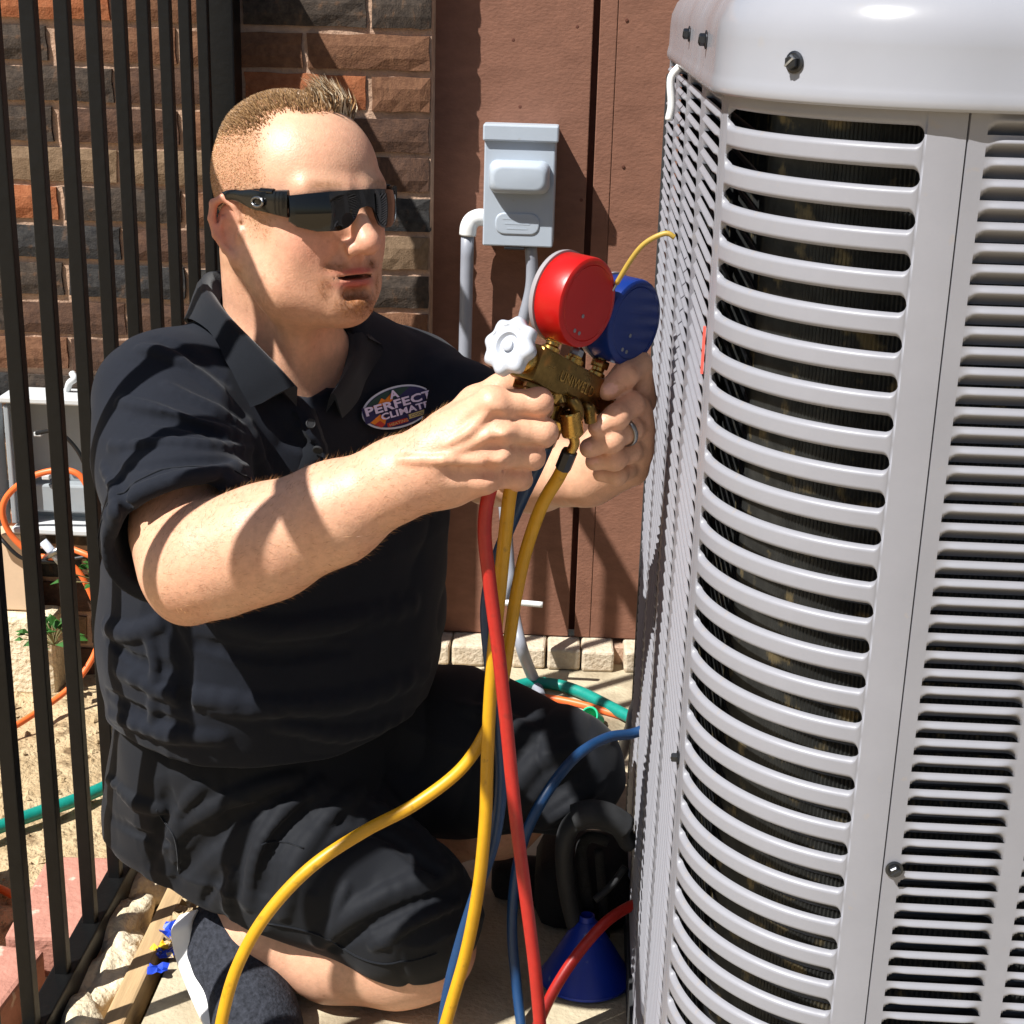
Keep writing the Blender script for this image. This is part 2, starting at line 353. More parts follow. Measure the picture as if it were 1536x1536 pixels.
for x0, x1 in [(-.268, -.222), (-.219, -.158), (-.152, -.113), (-.107, -.046), (-.043, .017), (.02, .079), (.098, .16), (.165, .225), (.23, .29), (.296, .36)]:
    o = MB().box((0, 0, 0), x1-x0, .07, .041, bev=.005).build('brick', 'ledge_brick', None)
    o.location = ((x0+x1)/2+.05, random.uniform(-.009, -.001), .0215); o.parent = lw; o.rotation_euler = (random.uniform(-.03, .03), random.uniform(-.02, .02), random.uniform(-.05, .05))

# ------------------------------------------------------------------ fence
FX = -.60
fe = thing('iron_fence', 'black iron picket fence running back to the brick wall', 'fence', (FX, 1.6, -.05))
pk = MB().box((0, 0, 0), .0165, .0165, 1.37, bev=.0015).mesh('picket'); pk.materials.append(M['fence_paint'])
for k in range(-13, 8):
    o = bpy.data.objects.new('picket', pk); C.objects.link(o); o.parent = fe; o.location = (0, 1.693+k*.1087-1.6, .685); o.rotation_euler.z = random.uniform(-.02, .02)
MB().box((FX, 2.565, .67), .055, .055, 1.52, bev=.003).build('post', 'fence_paint', fe)
MB().box((FX, 1.36, 1.33), .028, 2.36, .026, bev=.002).build('rail', 'fence_paint', fe)
MB().box((FX, 1.36, .018), .030, 2.36, .036, bev=.002).build('rail', 'fence_paint', fe)

# ------------------------------------------------------------------ air conditioner
XL, YF, RC, SZ = .09, .97, .145, .98
ZT = 1.118
ac = thing('air_conditioner', 'large light grey outdoor air conditioner unit with louvred rounded corner', 'air conditioner', (XL+SZ/2, YF+SZ/2, 0))
def rsq(off, z, n=14, x0=XL, y0=YF, s=SZ, r=RC):
    pts = []
    for cx, cy, a0 in ((x0+r, y0+r, math.pi), (x0+s-r, y0+r, 1.5*math.pi), (x0+s-r, y0+s-r, 0), (x0+r, y0+s-r, .5*math.pi)):
        for k in range(n+1):
            a = a0+k/n*math.pi/2; pts.append((cx+(r+off)*math.cos(a), cy+(r+off)*math.sin(a), z))
    return pts
def loft(name, rings, m, parent, cap=True, smooth=True, angle=None):
    n = len(rings[0]); v = [p for r in rings for p in r]
    f = [(i*n+k, i*n+(k+1) % n, (i+1)*n+(k+1) % n, (i+1)*n+k) for i in range(len(rings)-1) for k in range(n)]
    if cap: f.append(tuple((len(rings)-1)*n+k for k in range(n)))
    return MB().add(v, f).build(name, m, parent, smooth, angle)
dome = loft('dome', [rsq(o_, z, 20) for o_, z in ((.002, 1.114), (.0088, 1.1135), (.0100, 1.1155), (.0102, 1.119), (.0094, 1.1235), (.0084, 1.127), (.0080, 1.150), (.0070, 1.160), (.002, 1.172), (-.008, 1.183), (-.024, 1.191), (-.05, 1.198), (-.12, 1.209), (-.25, 1.225), (-.4, 1.232))], 'dome_paint', ac)
def screw(p, nrm_, r=.0046, parent=ac):
    p = np.array(p); a = nrm(nrm_); q = MB()
    q.lathe(p, a, [(r*1.45, 0), (r*1.5, .0009), (r*1.2, .0014)], 20); hexw = MB()
    q.lathe(p+a*.0014, a, [(r, 0), (r, .0034), (r*.8, .0043)], 6)
    s_ = q.build('screw', 'steel_dark', parent)
    u = np.cross(a, (0, 0, 1.)); u = nrm(u) if np.linalg.norm(u) > .1 else np.array((1, 0, 0)); w = np.cross(a, u); Rm = np.stack([nrm(u+.8*w), nrm(w-.8*u), a], 1)
    MB().box(p+a*.0058, r*1.7, r*.3, .0006, R=Rm).build('slot', 'rubber_black', s_)
def onarc(x):  # point + normal on the rounded corner for a given x
    c = (XL+RC-x)/RC; s = math.sqrt(1-c*c); return (x, YF+RC-RC*s), (-c, -s)
(px_, py_), n_ = onarc(.130); screw((px_-.0085*.72, py_-.0085*.72, 1.138), (n_[0], n_[1], 0))
screw((XL-.0085, 1.20, 1.146), (-1, 0, 0)); screw((XL-.0085, 1.42, 1.146), (-1, 0, 0))
screw((.2335, YF-.0006, .597), (0, -1, 0), .0042); screw((XL-.0006, 1.118, .60), (-1, 0, 0), .004)
# curved corner with slotted slats
def sheet_arc(name, a0, a1, z0, z1, parent, n=24, off=0, m='ac_paint'):
    v = []
    for k in range(n+1):
        a = a0+(a1-a0)*k/n
        for z in (z0, z1): v.append((XL+RC-(RC+off)*math.cos(a), YF+RC-(RC+off)*math.sin(a), z))
    return MB().add(v, [(2*k, 2*k+1, 2*k+3, 2*k+2) for k in range(n)]).build(name, m, parent, True)
cp = thing('corner_panel', None, None, (0, 0, 0)); cp.parent = ac; cp.location = (XL+RC-ac.location.x, YF+RC-ac.location.y, 0)
A0, A1 = math.radians(8.5), math.radians(77); PS = .02595; HS = .0056
ZS1 = 1.0985
nsl = 37
sheet_arc('edge_strip', math.radians(1.2), A0, .06, ZT-.003, cp, 4); sheet_arc('edge_strip', A1, math.radians(86.2), .06, ZT-.003, cp, 6)
sl_len = (A1-A0)*RC; cols = []
ends = [0, .0012, .0016, .002, .0026, .0034, .0044, .0056, .0062]
ds = ends+list(np.linspace(.012, sl_len-.012, 26))+[sl_len-e for e in reversed(ends)]
v = []; rows_t = [(0, .0042, 0), (0, .0028, .0001), (0, .0014, .0006), (0, .0005, .0014), (0, 0, .0024), (0, 0, .0038), (.5, 0, 0), (1, 0, -.0038), (1, 0, -.0024), (1, .0005, -.0014), (1, .0014, -.0006), (1, .0028, -.0001), (1, .0042, 0)]
for d in ds:
    e = min(d, sl_len-d)-.0014; r = HS; h = 0 if e <= 0 else (math.sqrt(max(0, r*r-(r-e)**2)) if e < r else r)
    g = min(1, h/r*1.15); a = A0+d/RC; zt_, zb_ = -h, -PS+h
    for t, ins, dz in rows_t:
        z = zt_ if t == 0 else (zb_ if t == 1 else (zt_+zb_)/2)
        z -= dz*(g if h > 0 else 0)
        rr = RC-ins*g+.0006*g*(1 if ins == 0 else 0)
        v.append((-rr*math.cos(a), -rr*math.sin(a), z))
nr = len(rows_t)
f = [(i*nr+j, i*nr+j+1, (i+1)*nr+j+1, (i+1)*nr+j) for i in range(len(ds)-1) for j in range(nr-1)]
slat_me = MB().add(v, f).mesh('slat', True); slat_me.materials.append(M['ac_paint'])
for k in range(-1, nsl):
    o = bpy.data.objects.new('slat', slat_me); C.objects.link(o); o.parent = cp; o.location = (0, 0, ZS1-k*PS)
# one stamped louvre
LW, LP = .0705, .01295
prof = [(0, -.0006), (.08, .0002), (.17, .0012), (.26, .0022), (.33, .0026), (.39, .0022), (.46, .0006), (.56, -.0025), (.74, -.0066), (1.06, -.0105)]
xs = [0, .0015, .003, .0045, .006, .008, .0105, .014, .02, .035, .0505, .0565, .06, .0625, .0645, .066, .0675, .069, .0705]
def pf(t):
    if t <= 0: return 0
    return float(np.interp(t, [p[0] for p in prof], [p[1] for p in prof]))
v = []
for x in xs:
    e0 = min(1, min(x, LW-x)/.013); e = e0*e0*(3-2*e0)
    for t, _ in prof:
        d_ = min(x, LW-x); r_ = .0062; sh_ = .66*(1-math.sqrt(max(0, 1-(1-min(d_, r_)/r_)**2)))
        y_ = pf(t-sh_*min(1, t*2.2)); y_ = y_*e if y_ > 0 else y_*min(1, d_/.0015)
        v.append((x, -y_, -t*LP))
nr = len(prof)
f = [(i*nr+j, i*nr+j+1, (i+1)*nr+j+1, (i+1)*nr+j) for i in range(len(xs)-1) for j in range(nr-1)]
lou_v, lou_f = np.array(v), f
lou_me = MB().add(v, f).mesh('louvre', True); lou_me.materials.append(M['ac_paint'])
ZL = 1.1135; NL = 80
fp = thing('front_panel', None, None); fp.parent = ac; fp.location = (XL+RC-ac.location.x, YF-ac.location.y, 0)
GAP = .0140; X0 = .2375
def strip(x0, x1, z0, z1, parent, side=False, bend=False):
    q = MB()
    if side: v = [(XL, x0, z0), (XL, x1, z0), (XL, x1, z1), (XL, x0, z1)]
    else: v = [(x0, YF, z0), (x1, YF, z0), (x1, YF, z1), (x0, YF, z1)]
    f = [(0, 1, 2, 3)]
    if bend:
        if side: v += [(XL+.006, x0-.0012, z0), (XL+.006, x0-.0012, z1)]; f.append((4, 0, 3, 5))
        else: v += [(x0-.0012, YF+.006, z0), (x0-.0012, YF+.006, z1)]; f.append((4, 0, 3, 5))
    return q.add(v, f).build('panel_strip', 'ac_paint', parent)
zbot = ZL-NL*LP
strip(.2268, X0, .06, ZT-.003, fp, bend=True)
for c in range(7):
    xa = X0+c*(LW+GAP)
    strip(xa+LW, xa+LW+GAP, .06, ZT-.003, fp); strip(xa, xa+LW, ZL, ZT-.003, fp); strip(xa, xa+LW, .06, zbot, fp)
    if c < 3:
        for k in range(NL):
            o = bpy.data.objects.new('louvre', lou_me); C.objects.link(o); o.parent = fp; o.location = (xa-(XL+RC), 0, ZL-k*LP)
q = MB()
for c in range(3, 7):
    for k in range(NL): q.add(lou_v+np.array((X0+c*(LW+GAP), YF, ZL-k*LP)), lou_f)
tag(q.build('louvre', 'ac_paint', fp, True), kind='stuff')
spn = thing('side_panel', None, None); spn.parent = ac; spn.location = (XL-ac.location.x, YF+RC-ac.location.y, 0)
lou_s = lou_me.copy()
Y0 = YF+RC+.0115
strip(YF+RC+.002, Y0, .06, ZT-.003, spn, True, True); q = MB(); SW, SG = .165, .050; lv = np.stack([lou_v[:, 1], np.where(lou_v[:, 0] > LW/2, lou_v[:, 0]+SW-LW, lou_v[:, 0]), lou_v[:, 2]], 1); lf = [tuple(reversed(a)) for a in lou_f]
lv[:, 0] = np.where(lv[:, 0] > 0, lv[:, 0]*.62, lv[:, 0]*1.15); lou_sm = MB().add(lv, lf).mesh('louvre', True); lou_sm.materials.append(M['ac_paint'])
for c in range(4):
    ya = Y0+c*(SW+SG)
    strip(ya+SW, ya+SW+(SG if c < 3 else .01), .06, ZT-.003, spn, True); strip(ya, ya+SW, ZL, ZT-.003, spn, True); strip(ya, ya+SW, .06, zbot, spn, True)
    for k in range(NL):
        if c < 3:
            o = bpy.data.objects.new('louvre', lou_sm); C.objects.link(o); o.parent = spn; o.location = (0, ya-(YF+RC), ZL-k*LP)
        else: q.add(lv+np.array((XL, ya, ZL-k*LP)), lf)
tag(q.build('louvre', 'ac_paint', spn, True), kind='stuff')
# rear wall, far corners, coil with fins, base
loft('rear_shell', [rsq(-.012, z) for z in (.05, 1.11)], 'coil_dark', ac, cap=False) if False else None
v = []; f = []
npt = 720
def rail_pt(s, off):   # walk along left face -> corner -> front face
    l1 = SZ-2*RC; l2 = RC*math.pi/2
    if s < l1: return (XL-off, YF+RC+l1-s)
    if s < l1+l2:
        a = (s-l1)/RC; return (XL+RC-(RC+off)*math.cos(a), YF+RC-(RC+off)*math.sin(a))
    return (XL+RC+(s-l1-l2), YF-off)
tot = SZ-2*RC+RC*math.pi/2+.5
for k in range(npt+1):
    x, y = rail_pt(tot*k/npt, -.034-(.0013 if k % 2 else 0)); v += [(x, y, .05), (x, y, 1.11)]
f = [(2*k, 2*k+1, 2*k+3, 2*k+2) for k in range(npt)]
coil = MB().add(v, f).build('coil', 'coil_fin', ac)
q = MB()
for k in range(38):
    z = .08+k*.027; q.tube([(*rail_pt(tot*i/60, -.037), z) for i in range(61)], .0042, 6)
q.build('coil_tubes', 'steel_dark', coil, True)
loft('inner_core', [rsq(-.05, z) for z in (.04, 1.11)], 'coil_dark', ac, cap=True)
MB().add([(XL+RC-(RC-.008)*math.cos(t), YF+SZ-RC+(RC-.008)*math.sin(t), z) for t in np.linspace(0, math.pi/2, 13) for z in (.06, 1.11)], [(2*k, 2*k+2, 2*k+3, 2*k+1) for k in range(12)]).build('rear_corner', 'ac_paint', ac, True)
MB().box((XL+SZ/2+.02, YF+SZ-.008, .58), SZ-.2, .006, 1.06).build('rear_panel', 'ac_paint', ac)
MB().box((XL+SZ-.006, YF+SZ/2, .58), .006, SZ-.2, 1.06).build('rear_panel', 'ac_paint', ac)
loft('base_pan', [rsq(.004, z) for z in (.0, .058, .062)], 'rubber_black', ac)
MB().box((XL+.004, YF+RC+.0115+4*SW+3*SG+.028, .56), .012, .036, 1.06, bev=.003).build('corner_trim', 'rubber_black', ac)
MB().box((XL-.002, 1.1345-.012, .93), .0018, .004, .035).build('tape_strip', 'tape_red', ac)
MB().tube(spline([(XL-.006, 1.60, 1.112), (XL-.014, 1.6, 1.10), (XL-.012, 1.6, 1.075), (XL-.014, 1.6, 1.06)], 6), .004, 8).build('tie_tag', 'pvc_white', ac, True)

# ------------------------------------------------------------------ disconnect box and conduits on the siding
bx = thing('disconnect_box', 'light grey electrical disconnect box mounted on the brown siding', 'electrical box', (-.113, 2.63, .77))
XA, XB, YB0, YB1 = -.176, -.056, 2.603, SY
ZB, ZTOP = .776, .976
MB().box(((XA+XB)/2, (YB0+.006+YB1)/2, (ZB+ZTOP)/2), XB-XA-.004, YB1-YB0-.006, ZTOP-ZB-.004, bev=.003).build('housing', 'box_grey', bx)
cv = MB().box(((XA+XB)/2-.001, YB0+.003, (ZB+ZTOP-.022)/2), XB-XA-.003, .010, ZTOP-ZB-.026, bev=.0025).build('cover', 'box_grey', bx)
MB().box(((XA+XB)/2, YB0+.012, ZTOP-.0125), XB-XA+.004, .044, .027, bev=.003).build('hood', 'box_grey', bx)
q = MB()
def pillow(c, sx, sz, h, e=.012, n=5):
    v = []; prof_ = [(0, 0), (.08, .45), (.3, .85), (.7, 1), (1, 1.02)]
    rings = []
    for t, d in prof_:
        hx, hz, r = sx/2-e*t, sz/2-e*t, .014
        ring = []
        for cx, cz, a0 in ((hx-r, hz-r, 0), (-hx+r, hz-r, .5*math.pi), (-hx+r, -hz+r, math.pi), (hx-r, -hz+r, 1.5*math.pi)):
            for k in range(n): a = a0+k/(n-1)*math.pi/2; ring.append((c[0]+cx+r*math.cos(a), c[1]-h*d, c[2]+cz+r*math.sin(a)))
        rings.append(ring)
    m_ = len(rings[0]); v = [p for r_ in rings for p in r_]
    return MB().add(v, [(i*m_+k, (i+1)*m_+k, (i+1)*m_+(k+1) % m_, i*m_+(k+1) % m_) for i in range(len(rings)-1) for k in range(m_)]+[tuple(range((len(rings)-1)*m_+m_-1, (len(rings)-1)*m_-1, -1))])
pillow((-.1165, YB0-.002, .893), .101, .054, .03).build('handle_bulge', 'box_grey', cv, True, 60)
pillow((-.118, YB0-.0018, .816), .074, .036, .0022, .003).build('embossed_plate', 'box_grey', cv, True, 60)
for k in range(3): MB().box((-.118, YB0-.0041, .824-k*.008), .05-.008*k, .0006, .0022).build('embossed_line', 'box_grey', cv)
MB().box((-.122, YB0+.004, .7745), .034, .012, .004, bev=.001).build('latch', 'steel_dark', bx)
def tubeobj(name, pts, r, m, label, cat, group=None, n=12, seg=8):
    return tag(MB().tube(spline(pts, seg), r, n).build(name, m, None, True), label, cat, group)
cd = thing('conduit', 'grey rigid conduit with white elbow on the left of the disconnect box', 'conduit', (-.2, 2.63, .3))
MB().tube(spline([(-.176, 2.635, .820), (-.186, 2.633, .82), (-.196, 2.632, .815), (-.2015, 2.63, .805), (-.203, 2.63, .79)], 5), .0145, 14).build('elbow', 'pvc_white', cd, True)
MB().tube(spline([(-.203, 2.63, .795), (-.204, 2.63, .6), (-.204, 2.63, .475), (-.204, 2.637, .452), (-.204, 2.655, .442), (-.204, 2.685, .441)], 5), .0112, 14).build('pipe', 'pvc_grey', cd, True)
tubeobj('flexible_conduit', [(-.095, 2.62, .778), W(797, 430, 2.62), W(778, 510, 2.62), W(762, 620, 2.615), W(755, 720, 2.60), W(760, 800, 2.58), W(768, 900, 2.54), W(782, 970, 2.47), WZ(803, 1025, .012), WZ(830, 1085, .012), WZ(880, 1140, .012), WZ(918, 1148, .016), W(945, 1100, 1.98), W(956, 1060, 1.95), W(985, 1020, 1.93)], .0105, 'pvc_grey',
        'grey flexible conduit drooping from under the disconnect box to the unit', 'conduit')
tubeobj('drain_pipe', [W(735, 905, 2.50), W(775, 904, 2.50), W(814, 907, 2.50)], .0052, 'pvc_white', 'short white plastic pipe sticking out near the siding bottom', 'pipe')

# ------------------------------------------------------------------ telecom box and clutter on the brick wall
tb = thing('telecom_box', 'open grey telecom box mounted low on the brick wall behind the fence', 'utility box', (-.9, 2.58, .38))
XA, XB, ZA, ZB2 = -.985, -.79, .262, .505
MB().box(((XA+XB)/2, 2.592, (ZA+ZB2)/2), XB-XA, .012, ZB2-ZA, bev=.003).build('back_plate', 'telecom_grey', tb)
for c, sx, sz in ((((XA+XB)/2, 2.553, ZB2-.004), XB-XA+.01, .012), (((XA+XB)/2, 2.553, ZA+.004), XB-XA, .012)): MB().box(c, sx, .075, sz, bev=.003).build('rim', 'telecom_light', tb)
for x in (XA+.004, XB-.004): MB().box((x, 2.555, (ZA+ZB2)/2), .009, .068, ZB2-ZA-.03, bev=.002).build('rim', 'telecom_grey', tb)
MB().box((XA-.035, 2.53, (ZA+ZB2)/2-.005), .058, .022, ZB2-ZA-.02, R=np.array([[.5, -.866, 0], [.866, .5, 0], [0, 0, 1]]), bev=.004).build('door', 'telecom_grey', tb)
MB().box((-.905, 2.568, .315), .1, .03, .052, bev=.004).build('terminal_block', 'telecom_grey', tb)
for px, py in ((58, 650), (22, 615), (14, 645), (70, 715)):
    p = W(px, py, 2.55); MB().box(p, .014, .014, .009, bev=.002).build('connector', 'telecom_light', tb)
MB().tube(spline([W(100, 590, 2.57), W(104, 575, 2.56), W(112, 568, 2.56), W(108, 560, 2.57)], 5), .006, 8).build('bracket', 'telecom_light', tb, True)
tubeobj('black_cable', [W(55, 650, 2.53), W(85, 647, 2.5), W(112, 670, 2.5), W(128, 700, 2.5), W(140, 740, 2.5), W(150, 790, 2.5)], .0035, 'cord_black', 'black cable curving out of the open telecom box', 'cable')
tubeobj('black_cable', [W(-10, 790, 2.5), W(5, 812, 2.48), W(35, 838, 2.48), W(80, 842, 2.5), W(130, 835, 2.5)], .0035, 'cord_black', 'black cable sagging across the front of the tan box', 'cable')
o = MB().box((-1.025, 2.57, .175), .115, .05, .145, bev=.003).build('tan_box', 'tan_box'); tag(o, 'plain tan box on the wall below the telecom box', 'utility box')
o = MB().box((-1.0, 2.56, .02), .14, .07, .16, bev=.012).build('concrete_block', 'rubble'); tag(o, 'rough pale concrete block under the tan box', 'concrete block')
cl = thing('cable_clamp', 'bright metal cable clamp hanging below the telecom box', 'clamp', tuple(W(80, 830, 2.5)))
MB().tube([W(64, 812, 2.5), W(96, 848, 2.5)], .008, 8).build('bar', 'knob_white', cl, True)
MB().tube([W(66, 838, 2.5), W(92, 822, 2.49)], .006, 8).build('bolt', 'steel', cl, True)
def plant(px, py, y, n, s, label):
    c = W(px, py, y); t = thing('weed', label, 'plant', tuple(c))
    q = MB(); st = MB()
    for k in range(n):
        a = random.uniform(0, 6.28); el = random.uniform(.1, 1.3); L_ = random.uniform(.5, 1)*s; d = np.array((math.cos(a)*math.cos(el), math.sin(a)*math.cos(el), math.sin(el)))
        e = c+d*L_; st.tube([c, c+d*L_*.5+np.array((0, 0, .004)), e], .0012, 5)
        u = nrm(np.cross(d, (0, 0, 1.))+1e-3); w = random.uniform(.007, .014); l = random.uniform(.018, .032); dn = np.array((0, 0, -.35*l))
        q.add([e, e+d*l*.4+u*w, e+d*l*.45+np.array((0, 0, .003)), e+d*l*.4-u*w, e+d*l+dn], [(0, 1, 2), (0, 2, 3), (1, 4, 2), (2, 4, 3)])
    q.build('leaf', 'leaf', t); st.build('stem', 'stem', t)
plant(82, 968, 2.50, 26, .055, 'small green weed growing by the concrete block')
plant(158, 880, 2.50, 30, .07, 'green weed growing against the wall behind the man')
# cords and hoses on the ground
G = lambda pts, z: [WZ(a, b_, z) for a, b_ in pts]
tubeobj('garden_hose', G([(-40, 1256), (0, 1240), (60, 1218), (105, 1203), (150, 1184), (200, 1160), (260, 1140)], -.036), .0105, 'garden_green', 'teal green garden hose lying on the dirt behind the fence', 'hose')
tubeobj('garden_hose', G([(690, 1056), (730, 1042), (768, 1031), (800, 1024), (835, 1027), (870, 1038), (905, 1055), (945, 1076), (975, 1090)], .014), .0105, 'garden_green', 'teal green garden hose curving over the patio towards the unit', 'hose')
tubeobj('extension_cord', G([(700, 1040), (745, 1043), (785, 1043), (830, 1048), (870, 1056), (905, 1066), (950, 1079), (980, 1088)], .008), .0062, 'cord_orange', 'orange extension cord beside the green hose on the patio', 'cord')
cz = [W(-30, 1122, 2.3), W(0, 1103, 2.32), W(45, 1075, 2.38), W(95, 1040, 2.45), W(128, 1005, 2.48), W(147, 965, 2.5), W(146, 920, 2.5), W(136, 890, 2.5), W(118, 858, 2.5), W(90, 838, 2.5), W(50, 832, 2.5), W(15, 800, 2.5), W(4, 765, 2.5), W(16, 738, 2.5), W(50, 714, 2.49), W(90, 705, 2.49), W(118, 712, 2.49), W(132, 735, 2.49), W(133, 765, 2.5)]
tubeobj('extension_cord', cz, .0055, 'cord_orange', 'orange extension cord looped up in front of the telecom box', 'cord')
tubeobj('extension_cord', [W(105, 822, 2.48), W(130, 832, 2.47), W(165, 848, 2.47), W(200, 870, 2.5)], .0052, 'cord_orange', 'short orange cord end behind the man\'s sleeve', 'cord')
tubeobj('extension_cord', G([(-30, 1322), (0, 1333), (40, 1352), (90, 1366), (140, 1368), (190, 1361), (225, 1345), (260, 1310)], -.038), .0058, 'cord_orange', 'orange extension cord curving past the foot of the fence', 'cord')
# green cup, blue funnel, black tool bag
c = WZ(890, 1090, .0)
o = MB().lathe(c+np.array((0, 0, .014)), (-.55, -.6, .55), [(.009, -.016), (.012, -.015), (.0165, .012), (.0185, .013), (.0185, .016), (.0155, .016), (.010, -.012)], 20).build('plastic_cup', 'plastic_green', None, True, 40)
tag(o, 'small bright green plastic cup lying on the sunlit patio', 'cup')
fu = thing('funnel', 'upturned blue plastic funnel on the patio beside the unit', 'funnel', (.036, 1.67, 0))
MB().lathe((.036, 1.675, .002), (-.02, .08, 1), [(.0575, 0), (.0585, .004), (.056, .006), (.017, .074), (.011, .080), (.010, .080)], 40).build('cone', 'plastic_blue', fu, True, 35)
MB().lathe((.0345, 1.681, .079), (-.02, .08, 1), [(.0105, 0), (.0095, .010), (.008, .010), (.008, .002)], 20).build('spout', 'plastic_blue', fu, True, 35)
tg = thing('tool_bag', 'black tool bag with a stiff arched handle standing by the unit', 'bag', (.0, 1.8, 0))
MB().box((.03, 1.83, .05), .13, .13, .10, bev=.028).build('bag_body', 'bag_cloth', tg, True, 60)
MB().box((-.055, 1.86, .028), .08, .05, .055, bev=.015).build('side_pocket', 'bag_cloth', tg, True, 60)
def strap(pts, w, th, name, m):
    MB().tube(spline(pts, 6), w, 10, squash=th/w, up=(0, 1, 0)).build(name, m, tg, True)
strap([W(868, 1405, 1.70), W(852, 1340, 1.68), W(846, 1275, 1.66), W(858, 1236, 1.655), W(890, 1226, 1.655), W(925, 1238, 1.66), W(942, 1262, 1.67)], .0115, .017, 'handle_frame', 'rubber_black')
strap([W(862, 1226, 1.65), W(885, 1219, 1.65), W(912, 1224, 1.655), W(938, 1240, 1.66)], .0155, .019, 'handle_grip', 'rubber_black')
strap([W(888, 1400, 1.72), W(878, 1330, 1.70), W(872, 1275, 1.69), W(885, 1256, 1.69), W(912, 1262, 1.69)], .0075, .005, 'strap', 'bag_cloth')
strap([W(908, 1405, 1.72), W(903, 1335, 1.71), W(898, 1275, 1.69)], .006, .005, 'strap', 'bag_cloth')
strap([W(938, 1300, 1.69), W(915, 1330, 1.68), W(892, 1350, 1.67)], .0045, .0045, 'strap', 'rubber_black')
# ------------------------------------------------------------------ implicit surfaces: smooth unions of tapered limbs, meshed by surface nets
F4 = np.float32
class Solid:
    def __init__(s): s.ops = []; s.post = None
    def _add(s, fn, lo, hi, op, k): s.ops.append((fn, np.asarray(lo, float), np.asarray(hi, float), op, k)); return s
    def cap(s, a, b, ra, rb, k=.01, op='u'):
        a, b = np.asarray(a, float), np.asarray(b, float); ab = b-a; L2 = float(ab@ab)+1e-12
        def fn(P):
            q = P-a.astype(F4); t = np.clip((q@ab.astype(F4))/F4(L2), 0, 1)
            return np.linalg.norm(q-t[:, None]*ab.astype(F4), axis=1)-(F4(ra)+t*F4(rb-ra))
        r = max(ra, rb); return s._add(fn, np.minimum(a, b)-r, np.maximum(a, b)+r, op, k)
    def chain(s, pts, rs, k=.01, op='u'):
        for i in range(len(pts)-1): s.cap(pts[i], pts[i+1], rs[i], rs[i+1], k, op)
        return s
    def ell(s, c, r, R=None, k=.01, op='u'):
        c = np.asarray(c, float).astype(F4); r = np.asarray(r, float).astype(F4); Rm = None if R is None else np.asarray(R, float).astype(F4)
        def fn(P):
            q = P-c
            if Rm is not None: q = q@Rm            # columns of R are the local axes
            k0 = np.linalg.norm(q/r, axis=1); k1 = np.linalg.norm(q/(r*r), axis=1)+F4(1e-6)
            return k0*(k0-1)/k1
        m = float(r.max()); return s._add(fn, c-m, c+m, op, k)
    def ecap(s, a, b, ra, rb, Lv, Fv, k=.01, op='u', sq=1.0):   # elliptical section: ra=(lateral, depth)
        a, b = np.asarray(a, float), np.asarray(b, float); ab = b-a; L2 = float(ab@ab)
        Lv = nrm(Lv); Fv = nrm(Fv); Uv = nrm(np.cross(Lv, Fv))
        def fn(P):
            q = P-a.astype(F4); t = np.clip((q@ab.astype(F4))/F4(L2), 0, 1); q = q-t[:, None]*ab.astype(F4)
            al = ra[0]+t*(rb[0]-ra[0]); af = ra[1]+t*(rb[1]-ra[1]); az = np.minimum(al, af)*sq
            l, f, z = q@Lv.astype(F4), q@Fv.astype(F4), q@Uv.astype(F4)
            k0 = np.sqrt((l/al)**2+(f/af)**2+(z/az)**2); k1 = np.sqrt((l/al**2)**2+(f/af**2)**2+(z/az**2)**2)+1e-6
            return (k0*(k0-1)/k1).astype(F4)
        r = max(*ra, *rb); return s._add(fn, np.minimum(a, b)-r, np.maximum(a, b)+r, op, k)
    def plane(s, p, n, k=.004):   # keep the side the normal points away from
        p = np.asarray(p, float).astype(F4); n = nrm(n).astype(F4)
        return s._add(lambda P: (P-p)@n, (-9,)*3, (9,)*3, 'i', k)
    def eval(s, P, post=True):
        P = np.asarray(P, F4); d = np.full(len(P), 1.0, F4)
        lo, hi = P.min(0), P.max(0)
        for fn, a, b, op, k in s.ops:
            mg = .03+k
            if (a-mg > hi).any() or (b+mg < lo).any(): continue
            m = ((P > (a-mg).astype(F4)) & (P < (b+mg).astype(F4))).all(1)
            if not m.any(): continue
            q = fn(P[m]); o = d[m]
            if op == 'u': h = np.maximum(k-np.abs(o-q), 0)/k; d[m] = np.minimum(o, q)-h*h*k*F4(.25)
            else:
                if op == 's': q = -q
                h = np.maximum(k-np.abs(o-q), 0)/k; d[m] = np.maximum(o, q)+h*h*k*F4(.25)
        if post and s.post is not None: d = d+s.post(P)
        return d
    def bounds(s):
        lo = np.min([o[1] for o in s.ops if o[3] == 'u'], 0); hi = np.max([o[2] for o in s.ops if o[3] == 'u'], 0); return lo, hi
    def grad(s, P, e=.0012):
        g = np.stack([s.eval(P+np.eye(3, dtype=F4)[i]*e)-s.eval(P-np.eye(3, dtype=F4)[i]*e) for i in range(3)], 1); return g/(2*e)
    def hit(s, px, py):    # where the sight line through a photo point meets the surface
        D = np.stack([ray(a, b) for a, b in zip(px, py)]); D /= np.linalg.norm(D, axis=1)[:, None]
        t = np.full(len(D), .9); done = np.zeros(len(D), bool)
        for _ in range(260):
            d = s.eval(EYE+D*t[:, None], post=False); done |= d < .0006
            t = np.where(done, t, t+np.clip(d, .0004, .02)*.7)
            if (t > 2.6).all(): break
        return EYE+D*t[:, None], t < 2.5
    def snap(s, P, off=0, n=6):
        P = np.array(P, F4)
        for _ in range(n):
            d = s.eval(P); g = s.grad(P, .003); P = P-((d-off)/np.maximum((g*g).sum(1), .2))[:, None]*g*F4(.9)
        return P
